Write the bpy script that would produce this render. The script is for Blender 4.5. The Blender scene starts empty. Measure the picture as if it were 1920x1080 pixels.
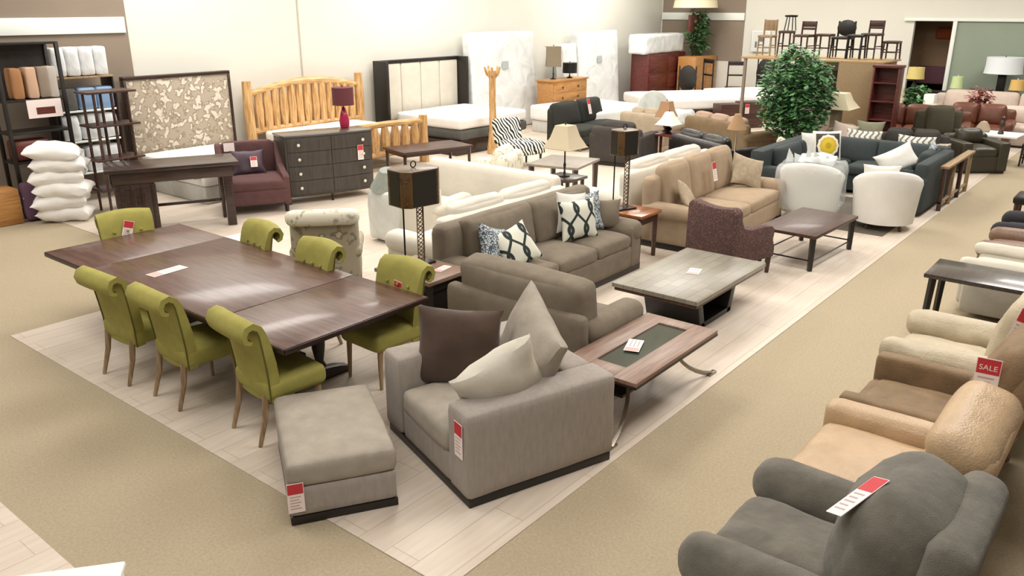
import bpy, bmesh, math, random
from mathutils import Vector, Matrix, Euler, noise
random.seed(7)
R = math.radians
PI = math.pi
SC = bpy.context.scene
COL = SC.collection

# ---------------------------------------------------------------- camera, world, lights, exposure
cam = bpy.data.cameras.new('camera')
cam.lens = 28.757; cam.sensor_width = 36.0; cam.clip_end = 200
cam_o = bpy.data.objects.new('camera', cam); COL.objects.link(cam_o)
rt = Vector((0.628154689, -0.778088483, 0.0))
fw = Vector((0.735414914, 0.593704106, -0.326619563))
up = -Vector((-0.254138920, -0.205167610, -0.945155893))
M = Matrix((rt, up, -fw)).transposed().to_4x4()
M.translation = Vector((0, 0, 3.0))
cam_o.matrix_world = M
SC.camera = cam_o

W = bpy.data.worlds.new('world'); SC.world = W; W.use_nodes = True
bg = W.node_tree.nodes['Background']
bg.inputs[0].default_value = (1.0, 0.98, 0.95, 1); bg.inputs[1].default_value = 0.32

def area(x, y, z, sx, sy, power, col=(1.0, 0.965, 0.915)):
    l = bpy.data.lights.new('ceiling_light', 'AREA'); l.shape = 'RECTANGLE'
    l.size = sx; l.size_y = sy; l.energy = power; l.color = col
    o = bpy.data.objects.new('ceiling_light', l); COL.objects.link(o); o.location = (x, y, z)
for ax in (1.5, 7.5, 13.5, 20.5):
    for ay in (1.5, 7.0, 12.0):
        area(ax, ay, 5.3, 3.4, 2.0, {1.5: 185, 7.5: 265, 13.5: 290, 20.5: 300}[ax])

SC.view_settings.view_transform = 'Standard'; SC.view_settings.look = 'None'
SC.view_settings.gamma = 1.0; SC.view_settings.use_curve_mapping = False
SC.view_settings.exposure = -0.30

# ---------------------------------------------------------------- materials
def lin(h, k=1.0):
    if isinstance(h, str):
        h = h.lstrip('#'); v = [int(h[i:i+2], 16)/255 for i in (0, 2, 4)]
    else: v = h
    return tuple(min(1, k*((x/12.92) if x <= .04045 else ((x+.055)/1.055)**2.4)) for x in v) + (1,)

class NT:
    def __init__(s, name):
        s.m = bpy.data.materials.new(name); s.m.use_nodes = True
        s.n = s.m.node_tree.nodes; s.l = s.m.node_tree.links
        s.b = s.n['Principled BSDF']; s.tc = s.n.new('ShaderNodeTexCoord')
    def node(s, t, **k):
        n = s.n.new(t)
        for a, b in k.items():
            if a.startswith('i_'):
                key = a[2:]; key = int(key) if key.isdigit() else key.replace('_', ' ')
                n.inputs[key].default_value = b
            else: setattr(n, a, b)
        return n
    def link(s, a, b): s.l.new(a, b)
    def map(s, sc=(1, 1, 1), rot=(0, 0, 0), loc=(0, 0, 0)):
        m = s.node('ShaderNodeMapping'); m.inputs['Scale'].default_value = sc
        m.inputs['Rotation'].default_value = rot; m.inputs['Location'].default_value = loc
        s.link(s.tc.outputs['Object'], m.inputs[0]); return m.outputs[0]
    def ramp(s, fac, stops, interp='LINEAR'):
        r = s.node('ShaderNodeValToRGB'); cr = r.color_ramp; cr.interpolation = interp
        while len(cr.elements) < len(stops): cr.elements.new(0.5)
        for e, (p, c) in zip(cr.elements, stops): e.position = p; e.color = c
        s.link(fac, r.inputs[0]); return r.outputs[0]
    def math(s, op, a, b=None):
        n = s.node('ShaderNodeMath', operation=op)
        for i, v in enumerate((a, b)):
            if v is None: continue
            if isinstance(v, (int, float)): n.inputs[i].default_value = v
            else: s.link(v, n.inputs[i])
        return n.outputs[0]
    def bump(s, h, st=.3, d=.01):
        b = s.node('ShaderNodeBump'); b.inputs['Strength'].default_value = st; b.inputs['Distance'].default_value = d
        s.link(h, b.inputs['Height']); s.link(b.outputs[0], s.b.inputs['Normal'])
    def col(s, c): s.link(c, s.b.inputs['Base Color'])

def shade(c, f): return tuple(min(1, x*f) for x in c[:3]) + (1,)

def fabric(name, h, var=.12, sc=14, rough=.9, bump=.25, weave=260, sheen=0.0, sx=(1, 1, 1)):
    t = NT(name); c = lin(h); mp = t.map(sx)
    n = t.node('ShaderNodeTexNoise', i_Scale=sc, i_Detail=5.0); t.link(mp, n.inputs['Vector'])
    t.col(t.ramp(n.outputs['Fac'], [(.3, shade(c, 1-var)), (.7, shade(c, 1+var))]))
    w = t.node('ShaderNodeTexNoise', i_Scale=float(weave), i_Detail=2.0); t.link(mp, w.inputs['Vector'])
    f = t.node('ShaderNodeTexNoise', i_Scale=7.0, i_Detail=2.0); t.link(mp, f.inputs['Vector'])
    a = t.math('ADD', t.math('MULTIPLY', w.outputs['Fac'], .35), t.math('MULTIPLY', f.outputs['Fac'], 1.5))
    t.bump(a, bump, .02); t.b.inputs['Roughness'].default_value = rough
    if sheen: t.b.inputs['Sheen Weight'].default_value = sheen
    return t.m

def wood(name, h, h2=None, rough=.35, sc=3.0, stretch=(1, 14, 14), bump=.05, coat=0.0, planks=0):
    t = NT(name); c = lin(h); c2 = lin(h2) if h2 else shade(c, .55)
    mp = t.map(stretch)
    n = t.node('ShaderNodeTexNoise', i_Scale=sc, i_Detail=7.0, i_Distortion=.6); t.link(mp, n.inputs['Vector'])
    out = t.ramp(n.outputs['Fac'], [(.32, c2), (.62, c)])
    t.col(out); t.bump(n.outputs['Fac'], bump, .01)
    t.b.inputs['Roughness'].default_value = rough
    if coat: t.b.inputs['Coat Weight'].default_value = coat; t.b.inputs['Coat Roughness'].default_value = .12
    return t.m

def plain(name, h, rough=.6, metal=0.0, k=1.0, spec=None, trans=0.0, ior=1.45, alpha=None):
    t = NT(name); t.b.inputs['Base Color'].default_value = lin(h, k)
    t.b.inputs['Roughness'].default_value = rough; t.b.inputs['Metallic'].default_value = metal
    if trans: t.b.inputs['Transmission Weight'].default_value = trans; t.b.inputs['IOR'].default_value = ior
    if alpha is not None: t.b.inputs['Alpha'].default_value = alpha
    return t.m

def leather(name, h, rough=.42, var=.12):
    t = NT(name); c = lin(h); mp = t.map()
    n = t.node('ShaderNodeTexNoise', i_Scale=6.0, i_Detail=6.0); t.link(mp, n.inputs['Vector'])
    t.col(t.ramp(n.outputs['Fac'], [(.3, shade(c, 1-var)), (.7, shade(c, 1+var))]))
    v = t.node('ShaderNodeTexVoronoi', i_Scale=90.0); t.link(mp, v.inputs['Vector'])
    t.bump(t.math('ADD', t.math('MULTIPLY', v.outputs['Distance'], .25), t.math('MULTIPLY', n.outputs['Fac'], 1.6)), .35, .02)
    t.b.inputs['Roughness'].default_value = rough
    return t.m

def plastic_wrap(name, h='#e4e8e8', var=.10):
    t = NT(name); c = lin(h); mp = t.map((1, 1, 1))
    n = t.node('ShaderNodeTexNoise', i_Scale=2.2, i_Detail=5.0, i_Distortion=1.2); t.link(mp, n.inputs['Vector'])
    t.col(t.ramp(n.outputs['Fac'], [(.3, shade(c, 1-var*1.6)), (.6, shade(c, 1.05))]))
    t.bump(n.outputs['Fac'], .6, .05); t.b.inputs['Roughness'].default_value = .3
    t.b.inputs['Coat Weight'].default_value = .4
    return t.m

def spots(name, base, ink, sc=22, thr=.13, dist=.02, coord=(1, 1, 1)):
    """noise band animal / print pattern"""
    t = NT(name); mp = t.map(coord)
    n = t.node('ShaderNodeTexNoise', i_Scale=sc, i_Detail=1.5, i_Distortion=dist); t.link(mp, n.inputs['Vector'])
    a = t.math('ABSOLUTE', t.math('SUBTRACT', n.outputs['Fac'], .5))
    t.col(t.ramp(a, [(0, lin(ink)), (thr*.28, lin(ink)), (thr*.36, lin(base)), (1, lin(base))]))
    t.b.inputs['Roughness'].default_value = .85
    return t.m

def zebra(name):
    t = NT(name); mp = t.map((1, .8, 1), (0, .5, .4))
    w = t.node('ShaderNodeTexWave', i_Scale=5.5, i_Distortion=5.5, i_Detail=1.0); w.inputs['Detail Scale'].default_value = 1.1
    t.link(mp, w.inputs['Vector'])
    t.col(t.ramp(w.outputs['Fac'], [(.47, lin('#15130f')), (.53, lin('#f2eee4'))])); t.b.inputs['Roughness'].default_value = .8
    return t.m

def floral(name, base, a, b, sc=7.0, st=(.2, .27, .36, .43)):
    t = NT(name); mp = t.map()
    n0 = t.node('ShaderNodeTexNoise', i_Scale=sc*.8, i_Detail=2.0); t.link(mp, n0.inputs['Vector'])
    mx = t.node('ShaderNodeVectorMath', operation='MULTIPLY_ADD')
    t.link(n0.outputs['Color'], mx.inputs[0]); mx.inputs[1].default_value = (.35, .35, .35); t.link(mp, mx.inputs[2])
    v = t.node('ShaderNodeTexVoronoi', i_Scale=sc); t.link(mx.outputs[0], v.inputs['Vector'])
    t.col(t.ramp(v.outputs['Distance'], [(.0, lin(a)), (st[0], lin(a)), (st[1], lin(b)), (st[2], lin(b)), (st[3], lin(base)), (1, lin(base))]))
    t.b.inputs['Roughness'].default_value = .9
    return t.m

def ogee(name, base, ink, sx=9.0, sz=7.0):
    """interlocking chain lattice: two mirrored sine bands"""
    t = NT(name); sp = t.node('ShaderNodeSeparateXYZ'); t.link(t.tc.outputs['Object'], sp.inputs[0])
    X = t.math('MULTIPLY', sp.outputs['X'], sx); Z = t.math('MULTIPLY', sp.outputs['Z'], sz*PI)
    s1 = t.math('MULTIPLY', t.math('SINE', Z), .36)
    def band(sign, off):
        q = t.math('ADD', t.math('ADD', X, off), s1) if sign > 0 else t.math('SUBTRACT', t.math('ADD', X, off), s1)
        fr = t.math('FRACT', q); return t.math('ABSOLUTE', t.math('SUBTRACT', fr, .5))
    m = t.math('MINIMUM', band(1, 0.0), band(-1, .5+.0))
    m2 = t.math('MINIMUM', band(1, 50.0), band(-1, 50.5))
    t.col(t.ramp(m2, [(0, lin(ink)), (.085, lin(ink)), (.11, lin(base)), (1, lin(base))])); t.b.inputs['Roughness'].default_value = .85
    return t.m

def zigzag(name, base, ink, s=9.0, k=16.0):
    t = NT(name); sp = t.node('ShaderNodeSeparateXYZ'); t.link(t.tc.outputs['Object'], sp.inputs[0])
    pp = t.math('PINGPONG', t.math('MULTIPLY', sp.outputs['Z'], k), 1.0)
    q = t.math('FRACT', t.math('ADD', t.math('MULTIPLY', sp.outputs['X'], s), t.math('MULTIPLY', pp, .5)))
    t.col(t.ramp(q, [(.0, lin(base)), (.58, lin(base)), (.62, lin(ink)), (1, lin(ink))])); t.b.inputs['Roughness'].default_value = .85
    return t.m

# ---------------------------------------------------------------- mesh tools
class B:
    def __init__(s): s.bm = bmesh.new(); s.mi = 0
    def _tag(s, before):
        for f in s.bm.faces:
            if f.index == -1 or f.index >= before: pass
    def add(s, verts, faces, M=None, mi=0):
        vs = [s.bm.verts.new((M @ Vector(v)) if M else v) for v in verts]
        for f in faces:
            try:
                fc = s.bm.faces.new([vs[i] for i in f]); fc.material_index = mi
            except ValueError: pass
        return vs
    def box(s, x0, x1, y0, y1, z0, z1, bev=.008, M=None, mi=0, seg=2):
        t = bmesh.new(); bmesh.ops.create_cube(t, size=1)
        for v in t.verts:
            v.co = Vector(((x0+x1)/2+v.co.x*(x1-x0), (y0+y1)/2+v.co.y*(y1-y0), (z0+z1)/2+v.co.z*(z1-z0)))
        b = min(bev, .45*min(abs(x1-x0), abs(y1-y0), abs(z1-z0)))
        if b > 0: bmesh.ops.bevel(t, geom=t.edges[:], offset=b, segments=seg, profile=.5, affect='EDGES')
        return s._merge(t, M, mi)
    def _merge(s, t, M=None, mi=0):
        t.verts.index_update()
        s.add([v.co.copy() for v in t.verts], [[v.index for v in f.verts] for f in t.faces], M, mi); t.free(); return s
    def cush(s, cx, cy, cz, w, d, h, r=.05, puff=(0, 0, .0), M=None, n=9, wr=0.0, seed=0, mi=0):
        """rounded, padded block; puff = bulge per axis (metres)"""
        hs = (w/2, d/2, h/2); r = min(r, min(hs)*.98)
        t = bmesh.new(); bmesh.ops.create_cube(t, size=2)
        bmesh.ops.subdivide_edges(t, edges=t.edges[:], cuts=n, use_grid_fill=True)
        for v in t.verts:
            p = [math.sin(c*PI/2) for c in v.co]
            q = Vector([p[i]*hs[i] for i in range(3)])
            inn = Vector([max(-(hs[i]-r), min(hs[i]-r, q[i])) for i in range(3)])
            dd = q-inn
            o = inn + (dd.normalized()*r if dd.length > 1e-6 else dd)
            for i in range(3):
                if puff[i]:
                    a, b = [j for j in range(3) if j != i]
                    o[i] += (o[i]/hs[i])*puff[i]*(1-p[a]**2)*(1-p[b]**2)
            if wr:
                nn = noise.noise_vector(Vector((o.x*5+seed*7.3, o.y*5, o.z*5+cz*3)))
                n2 = noise.noise_vector(Vector((o.x*13+seed, o.y*13, o.z*13)))
                o += nn*wr + n2*wr*.35
            v.co = o+Vector((cx, cy, cz))
        return s._merge(t, M, mi)
    def tube(s, pts, r, n=8, M=None, mi=0, caps=True):
        pts = [Vector(p) for p in pts]; k = len(pts)
        rs = r if isinstance(r, (list, tuple)) else [r]*k
        vs = []; prev = None
        for i, p in enumerate(pts):
            d = (pts[min(i+1, k-1)]-pts[max(i-1, 0)]).normalized()
            a = prev if prev is not None else (Vector((0, 0, 1)) if abs(d.z) < .9 else Vector((1, 0, 0)))
            a = (a - d*a.dot(d)).normalized(); b = d.cross(a); prev = a
            for j in range(n):
                an = 2*PI*j/n; vs.append(p+(a*math.cos(an)+b*math.sin(an))*rs[i])
        fs = [[i*n+j, i*n+(j+1) % n, (i+1)*n+(j+1) % n, (i+1)*n+j] for i in range(k-1) for j in range(n)]
        if caps: fs += [list(range(n))[::-1], [(k-1)*n+j for j in range(n)]]
        s.add(vs, fs, M, mi); return s
    def lathe(s, prof, n=20, M=None, mi=0, sq=0.0, cx=0, cy=0):
        vs = []
        for r, z in prof:
            for j in range(n):
                a = 2*PI*j/n + (PI/4 if sq else 0); c, sn = math.cos(a), math.sin(a)
                k = 1.0
                if sq: k = 1/max(abs(c), abs(sn))**sq
                vs.append((cx+r*c*k, cy+r*sn*k, z))
        k = len(prof)
        fs = [[i*n+j, i*n+(j+1) % n, (i+1)*n+(j+1) % n, (i+1)*n+j] for i in range(k-1) for j in range(n)]
        if prof[0][0] > 1e-4: fs.append(list(range(n))[::-1])
        if prof[-1][0] > 1e-4: fs.append([(k-1)*n+j for j in range(n)])
        s.add(vs, fs, M, mi); return s
    def prism(s, poly, axis, a, b, bev=0.0, M=None, mi=0, seg=2):
        """poly of 2D points extruded along axis ('x': (y,z), 'y': (x,z), 'z': (x,y))"""
        def P(u, v, w): return {'x': (w, u, v), 'y': (u, w, v), 'z': (u, v, w)}[axis]
        t = bmesh.new(); n = len(poly)
        va = [t.verts.new(P(u, v, a)) for u, v in poly]; vb = [t.verts.new(P(u, v, b)) for u, v in poly]
        t.faces.new(va[::-1]); t.faces.new(vb)
        for i in range(n): t.faces.new([va[i], va[(i+1) % n], vb[(i+1) % n], vb[i]])
        bmesh.ops.recalc_face_normals(t, faces=t.faces[:])
        if bev: bmesh.ops.bevel(t, geom=t.edges[:], offset=bev, segments=seg, profile=.5, affect='EDGES', clamp_overlap=True)
        return s._merge(t, M, mi)
    def pillow(s, w, h, th, M=None, n=14, wr=.008, seed=0, pinch=.12, mi=0):
        """standing in XZ, z from 0 to h, thick along Y"""
        vs = []; idx = {}
        for side in (1, -1):
            for i in range(n+1):
                for j in range(n+1):
                    u = math.sin((i/n*2-1)*PI/2); v = math.sin((j/n*2-1)*PI/2)
                    edge = i in (0, n) or j in (0, n)
                    if side == -1 and edge: idx[(side, i, j)] = idx[(1, i, j)]; continue
                    x = u*w/2*(1-pinch*(1-v*v)); z = v*h/2*(1-pinch*(1-u*u))
                    y = side*th/2*(max(0, (1-u*u)*(1-v*v)))**.42
                    nn = noise.noise_vector(Vector((x*6+seed*3.1, side*2.0, z*6+seed)))
                    if not edge: y += nn.y*wr*2
                    idx[(side, i, j)] = len(vs); vs.append((x+nn.x*wr, y, z+h/2+nn.z*wr))
        fs = []
        for side in (1, -1):
            for i in range(n):
                for j in range(n):
                    q = [idx[(side, i, j)], idx[(side, i+1, j)], idx[(side, i+1, j+1)], idx[(side, i, j+1)]]
                    fs.append(q[::-1] if side == 1 else q)
        s.add(vs, fs, M, mi); return s
    def build(s, name, mat, parent=None, label=None, M=None, sharp=35):
        bmesh.ops.remove_doubles(s.bm, verts=s.bm.verts[:], dist=1e-5)
        bmesh.ops.recalc_face_normals(s.bm, faces=s.bm.faces[:])
        me = bpy.data.meshes.new(name)
        for f in s.bm.faces: f.smooth = True
        ca = math.cos(R(sharp))
        for e in s.bm.edges:
            if len(e.link_faces) == 2:
                if e.link_faces[0].normal.dot(e.link_faces[1].normal) < ca: e.smooth = False
            else: e.smooth = False
        s.bm.to_mesh(me); s.bm.free()
        for m in (mat if isinstance(mat, (list, tuple)) else [mat]): me.materials.append(m)
        o = bpy.data.objects.new(name, me); COL.objects.link(o)
        if parent: o.parent = parent
        if M: o.matrix_local = M
        if label: o['label'] = label
        return o

def thing(name, label, cat, x=0, y=0, z=0, rz=0, group=None, rx=0, ry=0, s=1.0):
    o = bpy.data.objects.new(name, None); COL.objects.link(o); o.empty_display_size = .2
    o.location = (x, y, z); o.rotation_euler = (R(rx), R(ry), R(rz)); o.scale = (s, s, s)
    o['label'] = label; o['category'] = cat
    if group: o['group'] = group
    return o
def tag(o, label, cat, group=None):
    o['label'] = label; o['category'] = cat
    if group: o['group'] = group
    return o
def solo(b, name, mat, label, cat, x=0, y=0, z=0, rz=0, rx=0, ry=0, group=None):
    o = b.build(name, mat); o.location = (x, y, z); o.rotation_euler = (R(rx), R(ry), R(rz))
    return tag(o, label, cat, group)
def struct(name, b, mat):
    o = b.build(name, mat); o['kind'] = 'structure'; return o
def dup(root, x, y, z, rz, label, group=None, name=None):
    r = root.copy(); COL.objects.link(r); r.location = (x, y, z); r.rotation_euler = (0, 0, R(rz)); r['label'] = label
    if group: r['group'] = group
    for ch in list(root.children):
        c = ch.copy(); COL.objects.link(c); c.parent = r
        for g in ch.children:
            d = g.copy(); COL.objects.link(d); d.parent = c
    return r
def RX(a): return Matrix.Rotation(R(a), 4, 'X')
def RY(a): return Matrix.Rotation(R(a), 4, 'Y')
def RZ(a): return Matrix.Rotation(R(a), 4, 'Z')
def T(x, y, z): return Matrix.Translation((x, y, z))

# ---------------------------------------------------------------- material library
m_carpet = fabric('carpet', '#a89a81', .10, 55, .97, .35, 120)
t = NT('pale_floor')
mp = t.map((1, 1, 1))
br = t.node('ShaderNodeTexBrick', i_Scale=1.0, i_Mortar_Size=.004); br.inputs['Brick Width'].default_value = 1.35; br.inputs['Row Height'].default_value = .22
br.inputs['Color1'].default_value = lin('#d9ccbd'); br.inputs['Color2'].default_value = lin('#d2c4b4'); br.inputs['Mortar'].default_value = lin('#bfb09f')
t.link(mp, br.inputs['Vector'])
nz = t.node('ShaderNodeTexNoise', i_Scale=2.0, i_Detail=6.0); t.link(t.map((1, 12, 1)), nz.inputs['Vector'])
mx = t.node('ShaderNodeMix', data_type='RGBA', blend_type='MULTIPLY'); mx.inputs[0].default_value = 1.0
t.link(br.outputs['Color'], mx.inputs[6]); t.link(t.ramp(nz.outputs['Fac'], [(.3, (.88, .87, .86, 1)), (.7, (1, 1, 1, 1))]), mx.inputs[7])
t.col(mx.outputs[2]); t.b.inputs['Roughness'].default_value = .5; m_floor = t.m
m_wall = fabric('wall_paint', '#dbd9cf', .015, 1.2, .85, .02)
m_taupe = fabric('taupe_paint', '#8b7d6e', .03, 2, .85, .02)
m_white = plain('white_paint', '#e8ece6', .6)
m_ceiling = plain('ceiling_tile', '#e6e2d8', .9)
m_trimstrip = plain('cream_trim', '#dccbb0', .6)
m_darkwood = wood('espresso_wood', '#3a241c', '#1c100c', .3, coat=.3)
m_brownwood = wood('brown_wood', '#52352a', '#2e1c15', .42, coat=.1)
m_table = wood('dining_table_wood', '#62433a', '#42291f', .36, 2.5, (12, 1, 12), coat=.25)
m_tableedge = wood('dining_table_edge', '#2c1610', '#180c08', .4)
m_palewood = wood('pale_leg_wood', '#ab9070', '#7c6347', .45, 3, (14, 14, 1))
m_pine = wood('peeled_pine', '#d9b27c', '#aa7c48', .42, 3.0, (9, 9, 1))
m_pineh = wood('peeled_pine_rail', '#d9b27c', '#aa7c48', .42, 3.0, (1, 9, 9))
m_orange = wood('honey_oak', '#bd8b50', '#9c6a38', .4)
m_redwood = wood('cherry_wood', '#6b3028', '#421612', .38)
m_orangewood = wood('amber_side_table', '#a8693c', '#71401f', .3, coat=.3)
m_black = plain('black_metal', '#17130f', .45, .3)
m_blackw = plain('black_wood', '#1c1713', .4)
m_steel = plain('brushed_steel', '#8f8678', .3, .9)
m_chrome = plain('chrome', '#d8d8d6', .15, 1.0)
m_glass = plain('smoked_glass', '#626a5e', .06, .0)
m_green = fabric('lime_upholstery', '#9b944a', .10, 9, .85, .22)
m_greenseam = plain('olive_piping', '#5b5620', .8)
m_taupesofa = fabric('taupe_chenille', '#7b7061', .10, 9, .95, .3)
m_greychair = fabric('light_grey_weave', '#a19890', .07, 40, .95, .4, 200, sx=(1, 1, .25))
m_greycush = fabric('soft_grey_cushion', '#a2998c', .09, 10, .95, .4)
m_brownpil = fabric('brown_velvet', '#453022', .25, 5, .8, .4, sheen=.3)
m_creampil = fabric('ivory_cotton', '#cfc9bb', .04, 6, .9, .35)
m_tan = fabric('tan_upholstery', '#a8937a', .06, 8, .92, .22)
m_tanplaid = fabric('tan_plaid_pillow', '#aa9a82', .15, 16, .9, .2)
m_creamsofa = fabric('cream_slipcover', '#d9d3c6', .03, 5, .92, .3)
m_teal = fabric('dark_teal_weave', '#394040', .10, 30, .95, .3)
m_whitefab = fabric('white_linen', '#e6e4dc', .03, 6, .9, .3)
m_purple = fabric('aubergine_upholstery', '#5a3c3b', .12, 10, .9, .25)
m_purplesilk = fabric('purple_satin', '#43303d', .2, 5, .5, .2)
m_chestwood = wood('charcoal_ribbed_wood', '#46403a', '#332e29', .4, 3, (14, 14, 1))
m_tileTop = None
t = NT('travertine_tile'); br = t.node('ShaderNodeTexBrick', i_Scale=1.0, i_Mortar_Size=.004); br.offset = 0.5
br.inputs['Brick Width'].default_value = .25; br.inputs['Row Height'].default_value = .11
br.inputs['Color1'].default_value = lin('#948e80'); br.inputs['Color2'].default_value = lin('#858073'); br.inputs['Mortar'].default_value = lin('#746e61')
t.link(t.map(), br.inputs['Vector']); t.col(br.outputs['Color']); t.b.inputs['Roughness'].default_value = .35; m_tiletop = t.m
m_walnut = wood('greyed_walnut', '#93796a', '#745a4c', .4, 3)
m_zebra = zebra('zebra_print')
m_leop = spots('blue_speckled_print', '#c9cfd2', '#3b4a58', 42, .22)
m_damask = floral('damask_headboard', '#a99c8a', '#d2c8b8', '#8f8270', 7.5, (.34, .44, .5, .58))
m_floral = floral('grey_floral_print', '#a79d88', '#c8bea9', '#857b68', 8.0)
m_floral2 = floral('faded_rose_print', '#e2dccb', '#a8a596', '#c9c3ae', 9.0)
m_ogee = ogee('chain_lattice_print', '#dcdccd', '#26302f', 5.0, 4.2)
m_zig = zigzag('grey_zigzag_print', '#dcd8cc', '#77776f', 11, 14)
m_paisley = spots('plum_fleck_weave', '#75574e', '#4f3936', 42, .35)
m_paper = plain('tag_card', '#f3e4e0', .7)
m_red = plain('tag_red', '#c4333c', .6)
m_ink = plain('tag_ink', '#b9a39f', .7)
m_wrap = plastic_wrap('plastic_wrap')
m_wrap2 = plastic_wrap('clear_plastic', '#cfd2cc')
m_matt = fabric('mattress_ticking', '#eeebe6', .03, 6, .85, .15)
m_mattside = fabric('mattress_border', '#c9c8c2', .06, 12, .85, .15)
m_greyband = fabric('grey_box_spring', '#55544f', .1, 12, .9, .15)
m_tanleather = leather('butterscotch_leather', '#b89c7a')
m_brownleather = leather('brown_suede', '#7f684c', .75, .2)
m_beigeleather = leather('beige_leather', '#b5a88f', .5)
m_grey_rec = fabric('charcoal_plush', '#6c675b', .25, 6, .88, 1.0, sheen=.25)
m_dkgreen = fabric('black_olive_fabric', '#23251f', .12, 10, .85, .2)
m_charcoal = fabric('charcoal_fabric', '#3d3834', .1, 10, .85, .2)
m_shade = plain('linen_shade', '#bdb096', .85)
m_shadecr = plain('cream_shade', '#e6dcbc', .85)
m_mica = floral('amber_mica', '#5c4324', '#78592f', '#3f2914', 12.0)
m_mica.node_tree.nodes['Principled BSDF'].inputs['Roughness'].default_value = .3
m_micadk = plain('dark_mica_panel', '#1d1a14', .35)
m_burg = plain('burgundy_shade', '#5e2a30', .7)
m_pinkg = plain('raspberry_glass', '#a8264a', .12)
m_leaf = fabric('ficus_leaf', '#5f8c5a', .35, 3, .5, .05)
m_leafd = fabric('dark_leaf', '#3f6a3c', .3, 3, .5, .05)
m_bark = wood('bark', '#7b6447', '#4b3a28', .8)
m_orangeleather = leather('russet_leather', '#663a28', .4)
m_olive = fabric('olive_chair_fabric', '#4a4636', .1, 10, .9, .2)
m_blush = fabric('blush_fabric', '#c9b8ab', .05, 8, .9, .2)
m_beigesofa = fabric('sand_fabric', '#ad9d86', .07, 8, .9, .2)
m_greenwall = fabric('grey_green_paint', '#8f9a8a', .05, 1.0, .8, .02)
m_bluepack = plain('blue_packaging', '#7f9cc0', .3)
m_whitepack = plastic_wrap('white_packaging', '#e2e5e6', .12)
m_knob = plain('crystal_knob', '#e8e2d6', .15, .3)
m_terra = plain('terracotta', '#8a5335', .7)

# ---------------------------------------------------------------- setting
b = B(); b.box(-3, 25.2, -6, 14, -.1, 0, 0); struct('floor', b, m_carpet)
b = B()
b.box(2.63, 25.15, 2.58, 8.31, .0005, .006, 0); b.box(4.9, 25.15, 8.31, 13.97, .0005, .006, 0)
b.box(-3, 1.44, 3.2, 9, .0005, .006, 0)
struct('floor', b, m_floor)
b = B(); b.box(5.2, 25.15, -5, .05, .0005, .006, 0); b.box(3.6, 5.2, -5, .05, .0005, .006, 0)
struct('floor', b, wood('walnut_floor', '#9a8062', '#7c644a', .5))
b = B(); b.box(-3.1, 25.3, 14, 14.12, 0, 5.5, 0); struct('wall_back', b, m_wall)
b = B(); b.box(10.585, 10.61, 13.985, 13.999, 0, 5.4, 0); struct('trim_1', b, plain('seam_grey', '#b9b5a8'))
# taupe recess with white band, back wall left
b = B(); b.box(-3, 7.1, 13.97, 13.998, 0, 5.4, 0); struct('trim_2', b, m_taupe)
b = B(); b.box(-3, 7.05, 13.93, 13.969, 2.57, 2.82, .004); struct('trim_3', b, m_white)
# far wall with doorway
b = B()
b.box(25.2, 25.35, 6.2, 14.1, 0, 5.5, 0); b.box(25.2, 25.35, -6, 5.2, 0, 5.5, 0); b.box(25.2, 25.35, 5.2, 6.2, 2.62, 5.5, 0)
struct('wall_far', b, m_wall)
b = B(); b.box(25.17, 25.198, 11.1, 13.95, 1.35, 5.4, 0); struct('trim_4', b, m_taupe)
b = B(); b.box(25.13, 25.169, 11.1, 13.95, 2.56, 2.78, .004); struct('trim_5', b, m_white)
b = B(); b.box(25.16, 25.198, -5.5, 5.12, .0, 2.58, 0); struct('trim_6', b, m_greenwall)
b = B(); b.box(25.1, 25.199, -5.5, 6.45, 2.6, 2.68, .005); b.box(25.1, 25.199, 5.12, 5.22, 0, 2.6, .005); struct('trim_7', b, m_white)
b = B(); b.box(25.35, 28, 4.2, 8.2, -.1, 0, 0); b.box(28, 28.1, 4.2, 8.2, 0, 3, 0); b.box(25.35, 28, 8.2, 8.3, 0, 3, 0); b.box(25.35, 28, 4.1, 4.2, 0, 3, 0); b.box(25.35, 28, 4.1, 8.3, 3, 3.1, 0)
struct('wall_vestibule', b, plain('vestibule_dark', '#4b2f26', .8))
b = B(); b.box(-3.1, 25.35, -6, 14.12, 5.5, 5.6, 0); struct('ceiling', b, m_ceiling)

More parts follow.
